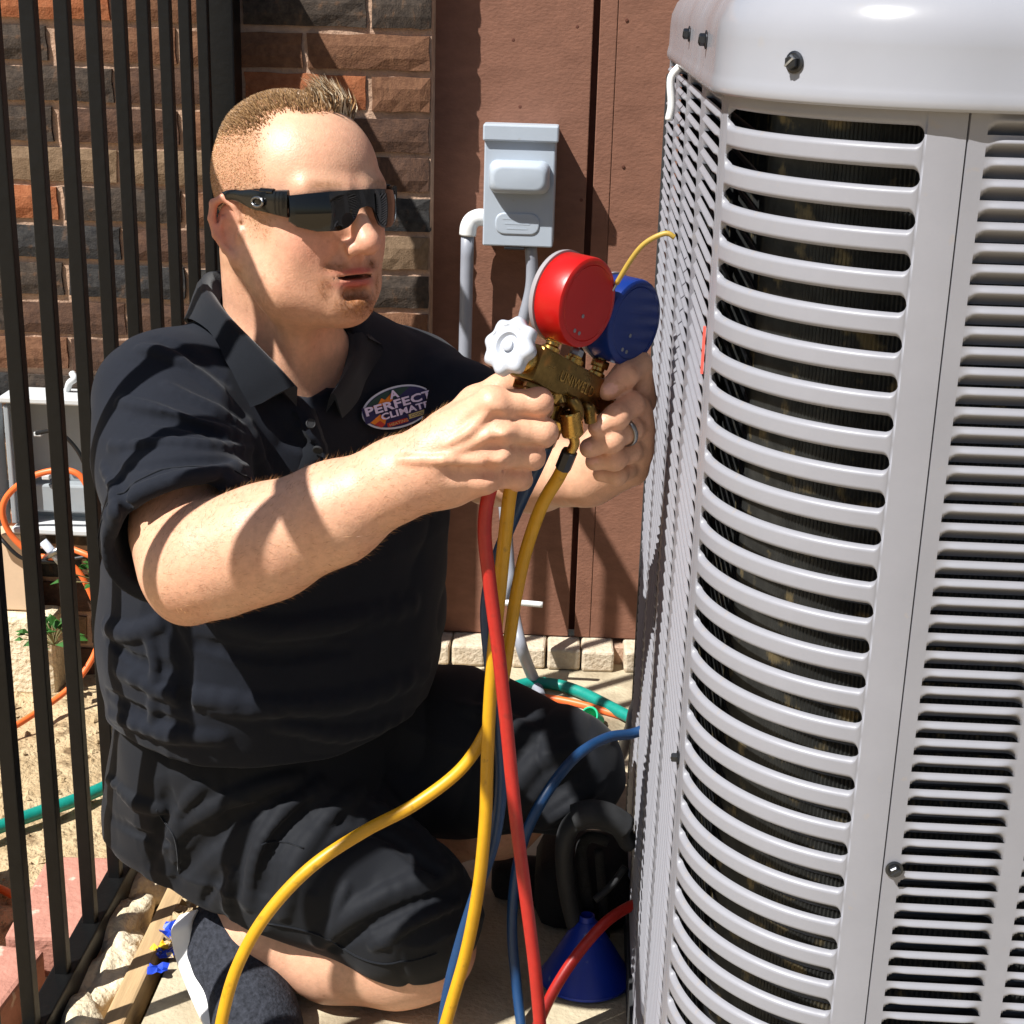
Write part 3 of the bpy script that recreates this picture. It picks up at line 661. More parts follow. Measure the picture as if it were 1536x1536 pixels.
def vnoise3(P, sc, seed=0):
    q = np.asarray(P, float)*sc; i = np.floor(q); f = q-i; f = f*f*(3-2*f)
    def h(dx, dy, dz):
        a = (i[:, 0]+dx)*12.9898+(i[:, 1]+dy)*78.233+(i[:, 2]+dz)*37.719+seed*5.13
        return np.modf(np.abs(np.sin(a)*43758.5453))[0]
    r = 0
    for dx in (0, 1):
        for dy in (0, 1):
            for dz in (0, 1):
                w = (f[:, 0] if dx else 1-f[:, 0])*(f[:, 1] if dy else 1-f[:, 1])*(f[:, 2] if dz else 1-f[:, 2]); r = r+w*h(dx, dy, dz)
    return (r-.5).astype(F4)
def net(sol, h, bs=8, lo=None, hi=None):
    l0, h0 = sol.bounds(); lo = (l0 if lo is None else np.asarray(lo, float))-3*h; hi = (h0 if hi is None else np.asarray(hi, float))+3*h
    nb = np.ceil((hi-lo)/(bs*h)).astype(int); bi = np.stack(np.meshgrid(*[np.arange(n) for n in nb], indexing='ij'), -1).reshape(-1, 3)
    ctr = lo+(bi+.5)*bs*h; d = np.concatenate([sol.eval(c, False) for c in np.array_split(ctr, max(1, len(ctr)//4000))])
    keep = np.abs(d) < bs*h*1.05+.012; bi = bi[keep]
    g = np.arange(bs+1); off = np.stack(np.meshgrid(g, g, g, indexing='ij'), -1).reshape(-1, 3)
    N = nb*bs+1; ids = []; pos = []; cro = {0: [], 1: [], 2: []}
    E = [(a, b) for a in range(8) for b in range(a+1, 8) if bin(a ^ b).count('1') == 1]
    cor = np.array([((c >> 2) & 1, (c >> 1) & 1, c & 1) for c in range(8)])
    for ch in np.array_split(bi, max(1, len(bi)//60)):
        if len(ch) == 0: continue
        gi = ch[:, None, :]*bs+off[None]; V = sol.eval((lo+gi.reshape(-1, 3)*h).astype(F4)).reshape(len(ch), bs+1, bs+1, bs+1)
        cv = np.stack([V[:, a:a+bs, b:b+bs, c:c+bs] for a, b, c in cor], -1)
        sg = cv < 0; n_in = sg.sum(-1); act = (n_in > 0) & (n_in < 8)
        B, i, j, k = np.nonzero(act)
        if len(B) == 0: continue
        cva = cv[B, i, j, k]; acc = np.zeros((len(B), 3)); cnt = np.zeros(len(B))
        for a, b in E:
            x = (cva[:, a] < 0) != (cva[:, b] < 0); t = np.where(x, cva[:, a]/np.where(x, cva[:, a]-cva[:, b], 1), 0)
            acc += x[:, None]*(cor[a]+t[:, None]*(cor[b]-cor[a])); cnt += x
        cell = ch[B]*bs+np.stack([i, j, k], 1)
        pos.append(lo+(cell+acc/cnt[:, None])*h); ids.append((cell[:, 0]*N[1]+cell[:, 1])*N[2]+cell[:, 2])
        for ax, c in ((0, 4), (1, 2), (2, 1)):
            x = (cva[:, 0] < 0) != (cva[:, c] < 0)
            cro[ax].append(np.concatenate([cell[x], (cva[x, 0] < 0)[:, None]], 1))
    ids = np.concatenate(ids); pos = np.concatenate(pos); o = np.argsort(ids); ids = ids[o]; pos = pos[o]
    quads = []
    for ax, (u, v) in ((0, (1, 2)), (1, (2, 0)), (2, (0, 1))):
        c = np.concatenate(cro[ax]); ins = c[:, 3] > 0; c = c[:, :3]; q = []
        for du, dv in ((0, 0), (1, 0), (1, 1), (0, 1)):
            cc = c.copy(); cc[:, u] -= du; cc[:, v] -= dv; q.append((cc[:, 0]*N[1]+cc[:, 1])*N[2]+cc[:, 2])
        q = np.stack(q, 1); w = np.searchsorted(ids, q); w = np.clip(w, 0, len(ids)-1); ok = (ids[w] == q).all(1)
        w = np.where(ins[:, None], w, w[:, ::-1]); quads.append(w[ok])
    quads = np.concatenate(quads)
    P = pos.astype(F4)
    for ch in np.array_split(np.arange(len(P)), max(1, len(P)//6000)):      # settle the vertices on the surface
        d = sol.eval(P[ch]); g = sol.grad(P[ch]); st = d/np.maximum((g*g).sum(1), .3); P[ch] -= np.clip(st, -h*.7, h*.7)[:, None]*g
    return P.astype(float), quads
def net_obj(name, P, Q, m, parent, pig=None):
    me = bpy.data.meshes.new(name); me.vertices.add(len(P)); me.vertices.foreach_set('co', P.astype(np.float32).ravel())
    me.loops.add(Q.size); me.polygons.add(len(Q)); me.loops.foreach_set('vertex_index', Q.astype(np.int32).ravel())
    me.polygons.foreach_set('loop_start', np.arange(0, Q.size, 4, dtype=np.int32)); me.polygons.foreach_set('loop_total', np.full(len(Q), 4, np.int32))
    me.polygons.foreach_set('use_smooth', np.ones(len(Q), bool)); me.update(calc_edges=True); me.validate()
    if pig is not None:
        at = me.color_attributes.new('pigment', 'FLOAT_COLOR', 'POINT'); at.data.foreach_set('color', np.concatenate([pig, np.ones((len(pig), 1))], 1).astype(np.float32).ravel())
    return link(name, me, parent, m)
def folds(sol, lst):
    px = []; py = []; idx = []
    for n_, (pts, r, amp, op) in enumerate(lst):
        s_ = spline([(a, b) for a, b in pts], 4)
        for a, b in s_: px.append(a); py.append(b); idx.append(n_)
    H, ok = sol.hit(px, py); g = sol.grad(H, .004); nn = g/np.maximum(np.linalg.norm(g, axis=1), 1e-6)[:, None]; idx = np.array(idx)
    for n_, (pts, r, amp, op) in enumerate(lst):
        m = np.nonzero(idx == n_)[0]
        for i, (a, b) in enumerate(zip(m[:-1], m[1:])):
            if not (ok[a] and ok[b]) or np.linalg.norm(H[a]-H[b]) > .09: continue
            t = i/max(1, len(m)-2); w = lambda t: amp*math.sin(math.pi*(.12+.76*t))**.7
            t2 = (i+1)/max(1, len(m)-2); a1, a2 = w(min(1, t)), w(min(1, t2))
            if op == 'u': sol.cap(H[a]-nn[a]*(r-a1), H[b]-nn[b]*(r-a2), r, r, r*.9, 'u')
            else: sol.cap(H[a]+nn[a]*(r-a1), H[b]+nn[b]*(r-a2), r, r, r*.9, 's')

# ------------------------------------------------------------------ the person
man = thing('person', 'man in black polo shirt and shorts crouching and holding the gauge set', 'person', (-.33, 1.7, 0))
HC = np.array([-.3070, 1.620, .956]); HS_ = .99
yaw, pit, rol = math.radians(50.5), math.radians(-4.5), math.radians(-2)
fw = np.array([math.sin(yaw), -math.cos(yaw), 0]); lf_ = np.array([math.cos(yaw), math.sin(yaw), 0]); up_ = np.array([0, 0, 1.])
f2 = fw*math.cos(pit)-up_*math.sin(pit); u2 = up_*math.cos(pit)+fw*math.sin(pit)
HM = np.stack([lf_*math.cos(rol)+u2*math.sin(rol), f2, u2*math.cos(rol)-lf_*math.sin(rol)], 1)
zc_ = lambda z: z if z > -.042 else -.042+(z+.042)*.87      # a slightly shorter lower face
hl = lambda x, y, z: HC+HM@(np.array((x, y, zc_(z)), float)*HS_)
S_ = HS_
body = Solid()
# cranium, forehead, face
body.ell(hl(0, -.008, .036), np.array((.0745, .0875, .084))*S_, HM)
body.ell(hl(0, .036, .036), np.array((.066, .060, .062))*S_, HM, k=.03)
body.ell(hl(0, .028, -.030), np.array((.064, .066, .078))*S_, HM, k=.03)
for sx in (-1, 1):
    body.cap(hl(sx*.053, -.002, -.048), hl(sx*.042, .036, -.082), .025*S_, .026*S_, k=.03)
    body.cap(hl(sx*.044, .036, -.082), hl(sx*.014, .070, -.100), .027*S_, .022*S_, k=.025)
    body.ell(hl(sx*.039, .056, -.030), np.array((.027, .026, .034))*S_, HM, k=.02)
    body.cap(hl(sx*.046, .076, .024), hl(sx*.012, .091, .020), .011*S_, .011*S_, k=.014)
    body.ell(hl(sx*.031, .098, .004), np.array((.019, .012, .012))*S_, HM, k=.010, op='s')
    body.ell(hl(sx*.031, .080, .002), np.array((.015, .010, .010))*S_, HM, k=.006)
body.ell(hl(0, .034, -.092), np.array((.042, .042, .026))*S_, HM, k=.024)
body.ell(hl(0, .080, -.100), np.array((.021, .017, .018))*S_, HM, k=.016)
body.ell(hl(0, .068, -.064), np.array((.037, .0255, .030))*S_, HM, k=.02)
# nose
body.cap(hl(0, .088, .014), hl(0, .112, -.026), .0085*S_, .0115*S_, k=.012)
body.ell(hl(0, .113, -.031), np.array((.0125, .0125, .011))*S_, HM, k=.008)
for sx in (-1, 1):
    body.ell(hl(sx*.0135, .101, -.036), np.array((.0085, .0105, .0085))*S_, HM, k=.006)
    body.ell(hl(sx*.0075, .106, -.0455), np.array((.0042, .006, .005))*S_, HM, k=.003, op='s')
    body.cap(hl(sx*.020, .0970, -.038), hl(sx*.031, .0890, -.052), .0036, .0010, k=.012, op='s')
body.cap(hl(0, .1005, -.046), hl(0, .0985, -.056), .0028, .0032, k=.006, op='s')
# mouth
for sx in (-1, 1):
    body.chain([hl(sx*.006, .0925, -.0608), hl(sx*.016, .0895, -.0630), hl(sx*.0265, .0825, -.0676)], [.0046*S_, .0040*S_, .0024], k=.005)
    body.chain([hl(0, .0905, -.0756), hl(sx*.013, .0875, -.0742), hl(sx*.0245, .0825, -.0702)], [.0060*S_, .0050*S_, .0024], k=.005)
body.cap(hl(0, .0938, -.0607), hl(.001, .0938, -.0607), .0045, .0045, k=.006)
body.cap(hl(-.010, .0925, -.0875), hl(.010, .0925, -.0875), .0050, .0050, k=.012, op='s')
body.ell(hl(0, .0945, -.0682), np.array((.0180, .014, .0026))*S_, HM, k=.002, op='s')
for sx in (-1, 1): body.chain([hl(sx*.012, .0930, -.0682), hl(sx*.020, .0905, -.0685), hl(sx*.0280, .0858, -.0692)], [.0026, .0023, .0014], k=.002, op='s')
# ears
def ear(sx):
    O_ = hl(sx*.0735, -.001, -.018); tilt = .12; fl = .42     # flare outwards to the back
    yb = nrm(HM@np.array((sx*math.sin(fl), -math.cos(fl), 0))); zb = nrm(HM@np.array((0, -tilt, 1))); xb = nrm(np.cross(yb, zb)); xb = xb*np.sign(xb@(HM@np.array((sx, 0, 0)))); R = np.stack([xb, yb, zb], 1)
    p = lambda a, b, c: O_+R@np.array((a, b*1.1, c*1.1))
    body.ell(p(-.001, .009, .003), (.0036, .0150, .0250), R, k=.006)
    rim = [p(.002, -.004, .010), p(.0035, -.001, .023), p(.005, .009, .030), p(.005, .0195, .025), p(.005, .0235, .011), p(.0045, .0215, -.004), p(.003, .014, -.017), p(.002, .006, -.025)]
    body.chain(rim, [.0030, .0036, .0040, .0042, .0040, .0038, .0040, .0056], k=.0025)
    body.ell(p(.001, .004, -.027), (.005, .008, .0085), R, k=.006)
    body.ell(p(.0072, .0075, -.001), (.0062, .0085, .0125), R, k=.003, op='s')
    body.ell(p(.0062, .013, .017), (.0044, .0055, .008), R, k=.003, op='s')
    body.chain([p(.0028, .0155, -.010), p(.0034, .0175, .002), p(.0034, .013, .012)], [.0022, .0026, .0022], k=.003)
    body.ell(p(.002, -.0035, -.004), (.004, .004, .007), R, k=.005)
ear(-1); ear(1)
# neck and shoulders under the shirt
nb_ = W(432, 560, 1.665)
body.cap(hl(0, -.036, -.045), nb_, .058*S_, .066, k=.014)
body.cap(hl(0, -.004, -.085), nb_+np.array((.014, -.018, .02)), .036, .045, k=.018)
body.cap(hl(-.030, .030, -.105), nb_+np.array((.012, -.05, -.02)), .012, .012, k=.03)
LV = nrm((-.70, -.714, 0)); FV = nrm((.714, -.70, 0)); UV = np.array((0, 0, 1.))
shR, shL = W(250, 602, 1.56), W(618, 572, 1.83)
chest = W(430, 640, 1.695); belly = W(415, 930, 1.705); pel = W(395, 1110, 1.74)
body.cap(nb_, shR, .052, .050, k=.04); body.cap(nb_, shL, .046, .044, k=.03)
body.ecap(chest, belly, (.155, .098), (.165, .12), LV, FV, k=.05); body.ecap(belly, pel, (.175, .13), (.165, .12), LV, FV, k=.05)
# right arm
A = [W(258, 640, 1.545), W(283, 800, 1.405), W(288, 852, 1.362), W(330, 838, 1.352), W(400, 813, 1.348), W(500, 770, 1.343), W(600, 717, 1.338), W(652, 696, 1.336)]
body.chain(A, [.053, .051, .0445, .0490, .0500, .0430, .0328, .0305], k=.025)
body.ell(W(278, 898, 1.368), (.018, .018, .018), k=.03)
# right hand: back of the hand towards the camera, fingers curled round the fittings
yk = 1.322
mcp = [W(738, 606, yk+.004), W(746, 644, yk-.001), W(740, 682, yk), W(724, 716, yk+.006)]
wr = W(652, 692, 1.336)
w4 = [W(658, 670, 1.336), W(655, 682, 1.333), W(655, 702, 1.334), W(660, 722, 1.338)]
for a, b, r in zip(w4, mcp, (.0165, .0165, .0160, .0145)): body.cap(a, b, r+.005, r, k=.020)
body.cap(W(690, 650, 1.35), W(735, 620, 1.348), .022, .017, k=.02); body.cap(W(680, 715, 1.35), W(718, 700, 1.348), .023, .018, k=.02)
for q in mcp: body.ell(q+np.array((.001, -.004, .001)), (.0122,)*3, k=.009)
for i in range(3):
    q = (mcp[i]+mcp[i+1])/2; body.cap(q+np.array((.006, -.0145, 0)), q+np.array((.034, -.012, 0)), .0035, .004, k=.010, op='s')
    body.cap(q+np.array((-.002, -.019, 0)), q+np.array((-.03, -.021, 0)), .003, .002, k=.016, op='s')
fing = [([mcp[0], W(808, 603, 1.334), W(812, 612, 1.362), W(785, 622, 1.382)], (.0128, .0118, .0108, .0096)),
        ([mcp[1], W(815, 648, 1.333), W(815, 654, 1.362), W(785, 662, 1.382)], (.0130, .0120, .0110, .0098)),
        ([mcp[2], W(797, 684, 1.336), W(800, 688, 1.364), W(772, 696, 1.382)], (.0124, .0114, .0106, .0094)),
        ([mcp[3], W(778, 715, 1.341), W(783, 720, 1.366), W(760, 727, 1.380)], (.0112, .0104, .0096, .0086))]
for n_, (pts, rs) in enumerate(fing):
    f_ = Solid(); 
    for i in range(3): body.cap(pts[i], pts[i+1], rs[i], rs[i+1], k=.0025 if i else .0045)
    body.ell(pts[1]+np.array((0, -.002, .0005)), (rs[1]*1.06,)*3, k=.005)
    if n_:      # crease between neighbouring fingers
        a0, a1 = fing[n_-1][0][1], pts[1]; b0, b1 = fing[n_-1][0][0], pts[0]
        body.cap((a0+a1)/2+np.array((.004, -.0095, 0)), (b0*.30+b1*.30+a0*.2+a1*.2)+np.array((0, -.0105, 0)), .0022, .0012, k=.003, op='s')
body.chain([W(672, 648, 1.352), W(715, 606, 1.366), W(752, 583, 1.376), W(782, 571, 1.384)], [.019, .0155, .0125, .0105], k=.010)
for pts in ([(668, 668), (700, 650), (728, 622)], [(660, 690), (695, 672), (730, 655)], [(600, 690), (640, 690), (690, 690), (722, 692)]):
    H_, ok_ = body.hit(*zip(*spline([np.array(p, float) for p in pts], 4).tolist())); body.chain([q+nrm(q-EYE)*.0016 for q in H_], [.0020]*len(H_), k=.006)
# left arm and hand: comes from behind, fingers point back at the camera's left
body.chain([shL, W(728, 672, 1.70), W(742, 692, 1.672), W(800, 704, 1.60), W(872, 714, 1.505)], [.052, .047, .045, .042, .0315], k=.025)
wl = W(880, 714, 1.495)
ml = [W(952, 612, 1.450), W(957, 645, 1.452), W(957, 677, 1.460), W(950, 707, 1.470)]
for q, r in zip(ml, (.0155, .0155, .0145, .0135)): body.cap(wl+(q-wl)*.1, q, .021, r, k=.02)
body.cap(W(895, 690, 1.49), W(938, 595, 1.485), .018, .0145, k=.02)
lfing = [([ml[0], W(947, 606, 1.424), W(925, 625, 1.404), W(897, 641, 1.400)], (.0127, .0120, .0110, .0096)),
         ([ml[1], W(946, 644, 1.424), W(918, 659, 1.404), W(884, 672, 1.402)], (.0122, .0117, .0108, .0094)),
         ([ml[2], W(945, 677, 1.432), W(922, 688, 1.414), W(892, 692, 1.414)], (.0118, .0111, .0102, .0090)),
         ([ml[3], W(938, 704, 1.446), W(925, 712, 1.432), W(902, 710, 1.432)], (.0110, .0102, .0093, .0084))]
for pts, rs in lfing:
    for i in range(3): body.cap(pts[i], pts[i+1], rs[i], rs[i+1], k=.004)
    body.ell(pts[2]+np.array((0, -.001, 0)), (rs[2]*1.05,)*3, k=.005)
thumbL = [W(960, 600, 1.475), W(956, 547, 1.452), W(938, 562, 1.428), W(911, 585, 1.418)]
body.chain(thumbL, [.0165, .0132, .0119, .0100], k=.006)
# legs
body.chain([W(290, 1200, 1.69), W(600, 1365, 1.60), W(632, 1418, 1.60)], [.085, .066, .060], k=.03)
body.chain([W(632, 1420, 1.60), W(590, 1432, 1.605), W(500, 1426, 1.61), W(400, 1397, 1.62), W(335, 1396, 1.625)], [.058, .057, .056, .046, .036], k=.03)
body.chain([W(335, 1396, 1.625), W(350, 1470, 1.58), W(385, 1570, 1.50)], [.032, .03, .028], k=.02)
body.chain([W(520, 1110, 1.86), W(800, 1160, 1.765), W(815, 1165, 1.75)], [.078, .055, .048], k=.03)
body.chain([W(822, 1165, 1.755), W(745, 1220, 1.79), W(660, 1232, 1.83), W(560, 1232, 1.87)], [.050, .0525, .0525, .042], k=.03)
body.cap(chest-UV*.05, pel, .12, .12, k=.05)

P_, Q_ = net(body, .0022)
LOC = ((P_-HC)@HM)/HS_; LOC[:, 2] = np.where(LOC[:, 2] > -.042, LOC[:, 2], -.042+(LOC[:, 2]+.042)/.87); lx, ly, lz = LOC.T
sstep = lambda a, b, x: (lambda t: t*t*(3-2*t))(np.clip((x-a)/(b-a), 0, 1))
pig = np.tile(np.array(srgb(214, 167, 136)), (len(P_), 1))
isH = ((P_-HC)**2).sum(1) < .16**2
def blend(w, c):
    global pig
    pig = pig*(1-w[:, None])+np.array(srgb(*c))*w[:, None]
n1 = vnoise3(P_, 38)+.5; n2 = vnoise3(P_, 240, 3)+.5; n3 = vnoise3(P_, 900, 5)+.5
blend(.30*n1, (214, 138, 112))
gs = lambda c, r: np.exp(-(((LOC-np.array(c))/np.array(r))**2).sum(1))
blend(isH*.45*gs((-.045, .07, -.03), (.03, .03, .025)), (206, 122, 102)); blend(isH*.45*gs((.045, .07, -.03), (.03, .03, .025)), (206, 122, 102))
blend(isH*.4*gs((0, .115, -.03), (.02, .02, .016)), (206, 118, 98)); blend(isH*.6*gs((-.085, -.02, -.01), (.016, .024, .04)), (210, 118, 98))
lip = np.maximum(gs((0, .090, -.0610), (.0235, .024, .0040)), gs((0, .089, -.0755), (.0225, .024, .0056))); blend(isH*np.clip(lip*1.5, 0, .9), (178, 78, 72))
blend(isH*sstep(.2, .8, gs((0, .088, -.0682), (.026, .020, .0026))), (60, 26, 24))
goat = np.maximum.reduce([1.0*gs((0, .085, -.100), (.026, .03, .016)), .9*gs((-.022, .082, -.0555), (.014, .02, .006)), .9*gs((.022, .082, -.0555), (.014, .02, .006)), .8*gs((-.034, .07, -.078), (.009, .02, .020)), .8*gs((.034, .07, -.078), (.009, .02, .020)), .25*gs((0, .09, -.088), (.008, .02, .005))])
blend(isH*np.clip(goat*(.4+1.1*n3)*1.1, 0, .85), (136, 84, 40))
jaw = gs((-.05, .02, -.085), (.05, .06, .03))+gs((.05, .02, -.085), (.05, .06, .03)); blend(isH*np.clip(jaw*.5*(.3+1.2*n3), 0, .55), (158, 106, 74))
for sx in (-1, 1): blend(isH*np.clip(gs((sx*.034, .085, .0285), (.02, .02, .0045))*(.3+n3), 0, .75), (140, 98, 62))
ax_ = np.abs(lx)
def hairmask(x, y, z):
    ax = np.abs(x); top = sstep(.080, .100, z)*sstep(.055, .030, np.abs(x-.010))
    yl = .048-.012*sstep(.01, .05, z)-.010*sstep(.05, .085, z)+.032*top
    m = sstep(.014, -.012, y-yl)*sstep(-.012, .004, z-np.where(y < -.03, -.062, np.where(y < -.002, -.002, -.022)))
    return m*(1-((ax > .070) & (z < .022) & (z > -.05) & (y > -.042) & (y < .004)))
hm = hairmask(lx, ly, lz)*isH
fade = sstep(-.03, .085, lz)
blend(hm*(.28+.34*fade)*(.55+.75*n3), (142, 102, 62))
# nails, knuckle redness, freckles
for q in mcp+[f_[0][1] for f_ in fing]: blend(.35*np.exp(-((P_-q)**2).sum(1)/.012**2), (206, 120, 98))
blend(.35*sstep(.80, .9, n2)*sstep(.5, .6, n1), (168, 108, 80))
th = thumbL[3]+np.array((.003, -.0085, .003)); blend(.85*(np.linalg.norm((P_-th)/np.array((.0075, .006, .0058)), axis=1) < 1), (232, 178, 160))
for f_ in lfing[:3]:
    th = f_[0][3]+np.array((-.003, -.008, .004)); blend(.6*(np.linalg.norm((P_-th)/np.array((.006, .005, .0045)), axis=1) < 1), (232, 182, 164))
# darker leg skin and a scatter of arm hair tone
net_obj('body', P_, Q_, 'skin', man, pig)

# hair: thousands of short tapered strands rooted on the scalp
def scalp_roots(n):
    d = rng.normal(size=(n*3, 3)); d /= np.linalg.norm(d, axis=1)[:, None]; d = d[d[:, 2] > -.55][:n]
    t = np.full(len(d), .14); o = np.array((0, -.012, .02))
    for _ in range(40):
        q = HC+((o+d*t[:, None])@HM.T)*HS_; t = t-np.clip(body.eval(q), -.02, .05)/HS_*.9
    return o+d*t[:, None], d
roots, dirs = scalp_roots(60000)
hmk = hairmask(*roots.T); ok = rng.random(len(roots)) < hmk; roots = roots[ok]; dirs = dirs[ok]
hv = []; hf = []; hc = []
for p, d in zip(roots, dirs):
    x, y, z = p; top = float(sstep(.062, .100, z)); front = float(sstep(.014, .040, y))*top*float(sstep(.036, .018, abs(x-.030)))
    if random.random() < .5*max(0, 1-top/.4): continue
    L_ = .0020+.0045*top**1.5+.028*front*random.uniform(.4, 1.15)
    dr = d+np.array((random.gauss(0, .25), -.30+random.gauss(0, .2)+.55*top*(1-front)*-.4, .25+random.gauss(0, .2)))
    if front > .2: dr = np.array((.02+random.gauss(0, .22), -.02+random.gauss(0, .22), .95))
    elif top < .3: dr = dr+np.array((0, -.25, -.9))
    dr = nrm(dr); bend = np.array((-.16, -.34, -.12))*front if front > .2 else np.array((0, -.15, -.1))
    w = .00042+.00035*front+.0002*top; side = nrm(np.cross(dr, (random.gauss(0, 1), random.gauss(0, 1), random.gauss(0, 1))))
    a = p-d*.0008; b = a+dr*L_*.55; c = a+dr*L_+bend*L_*.8
    k0 = len(hv); hv += [a-side*w, a+side*w, b-side*w*.8, b+side*w*.8, c]; hf += [(k0, k0+1, k0+3, k0+2), (k0+2, k0+3, k0+4)]
    r_ = random.random(); col = np.array(srgb(*((196, 176, 146) if (front > .3 and r_ < .36) else (164, 128, 86) if r_ < .5 else (128, 96, 62) if r_ < .85 else (90, 66, 44))))
    if random.random() > top*2.2: col = np.array(srgb(*((200, 160, 116) if r_ < .6 else (172, 130, 88))))
    hc += [col]*5
hv = HC+(np.array(hv)@HM.T)*HS_
hme = bpy.data.meshes.new('hair'); hme.from_pydata(hv.tolist(), [], hf)
at = hme.color_attributes.new('pigment', 'FLOAT_COLOR', 'POINT'); at.data.foreach_set('color', np.concatenate([np.array(hc), np.ones((len(hc), 1))], 1).astype(np.float32).ravel())
link('hair', hme, man, 'hair')
# stubble: goatee and moustache hairs
bv = []; bf = []; bc = []
cand = np.nonzero(isH & (goat > .28))[0]
for i in rng.choice(cand, 2600):
    if rng.random() > goat[i]*1.1: continue
    p = LOC[i]+rng.normal(size=3)*.0008; d = nrm(np.array((p[0]*4+random.gauss(0, .3), .6+random.gauss(0, .25), -.9+random.gauss(0, .25)))); s_ = nrm(np.cross(d, (1, .3, .2)))*.00022
    k0 = len(bv); p = np.array((p[0], p[1], zc_(p[2]))); bv += [p-s_, p+s_, p+d*random.uniform(.0016, .0034)]; bf.append((k0, k0+1, k0+2)); bc += [np.array(srgb(*random.choice(((150, 98, 50), (110, 70, 40), (176, 122, 66)))))]*3
bme = bpy.data.meshes.new('beard'); bme.from_pydata((HC+(np.array(bv)@HM.T)*HS_).tolist(), [], bf)
at = bme.color_attributes.new('pigment', 'FLOAT_COLOR', 'POINT'); at.data.foreach_set('color', np.concatenate([np.array(bc), np.ones((len(bc), 1))], 1).astype(np.float32).ravel())
link('beard', bme, man, 'hair')

# fine hairs on the near forearm
sel = np.nonzero((np.abs(P_[:, 1]-1.34) < .075) & (P_[:, 0] > -.42) & (P_[:, 0] < -.12) & (P_[:, 2] > .56) & (P_[:, 2] < .84))[0]
av = []; af = []; ac_ = []
fax = nrm(A[6]-A[4])
for i in rng.choice(sel, 4200):
    p = P_[i]; a0 = A[4]+fax*float((p-A[4])@fax); o_ = nrm(p-a0); d = nrm(fax*.9+o_*.45+rng.normal(size=3)*.3); s_ = nrm(np.cross(d, rng.normal(size=3)))*.00011
    k0 = len(av); L_ = random.uniform(.004, .009); av += [p-s_, p+s_, p+d*L_]; af.append((k0, k0+1, k0+2)); ac_ += [np.array(srgb(*random.choice(((150, 104, 62), (190, 146, 96), (120, 84, 52)))))]*3
ame = bpy.data.meshes.new('arm_hair'); ame.from_pydata(np.array(av).tolist(), [], af)
at = ame.color_attributes.new('pigment', 'FLOAT_COLOR', 'POINT'); at.data.foreach_set('color', np.concatenate([np.array(ac_), np.ones((len(ac_), 1))], 1).astype(np.float32).ravel())
link('arm_hair', ame, man, 'hair')
# ------------------------------------------------------------------ polo shirt
shirt = Solid()
def torso(s, g):
    s.ecap(W(432, 625, 1.695), W(425, 770, 1.70), (.185+g, .118+g), (.200+g, .150+g), LV, FV, k=.05)
    s.ecap(W(425, 770, 1.70), W(412, 930, 1.71), (.200+g, .150+g), (.203+g, .172+g), LV, FV, k=.05)
    s.ecap(W(412, 930, 1.71), W(400, 1190, 1.745), (.203+g, .172+g), (.206+g, .168+g), LV, FV, k=.05)
torso(shirt, 0)
shirt.cap(W(400, 530, 1.69), shR+np.array((.0, .0, -.002)), .058, .070, k=.05); shirt.cap(W(470, 520, 1.72), shL, .058, .058, k=.05)
shirt.cap(W(400, 640, 1.62), W(330, 700, 1.57), .07, .06, k=.05)
sR = [shR, W(258, 690, 1.50), W(281, 800, 1.402), W(292, 868, 1.345)]
shirt.chain(sR, [.070, .0730, .0755, .0760], k=.03)
shirt.chain([shL, W(690, 632, 1.745), W(738, 684, 1.675)], [.058, .062, .062], k=.035)
axR = nrm(sR[2]-sR[1]); hemR = sR[2]+axR*.014
mask_r = .16
class _H: pass
def hemcut(sol, p, n, c, r, k=.003):     # cut a sleeve end only inside a ball
    p = p.astype(F4); n = n.astype(F4); c = c.astype(F4)
    sol._add(lambda P: np.maximum((-(P-p)@n), np.linalg.norm(P-c, axis=1)-F4(r)), c-r, c+r, 's', k)
hemcut(shirt, hemR, axR, hemR+axR*.10, .135)
axL = nrm(W(738, 684, 1.675)-shL); hemL = W(728, 672, 1.69); hemcut(shirt, hemL, axL, hemL+axL*.09, .11)
base_shirt = Solid(); base_shirt.ops = list(shirt.ops)
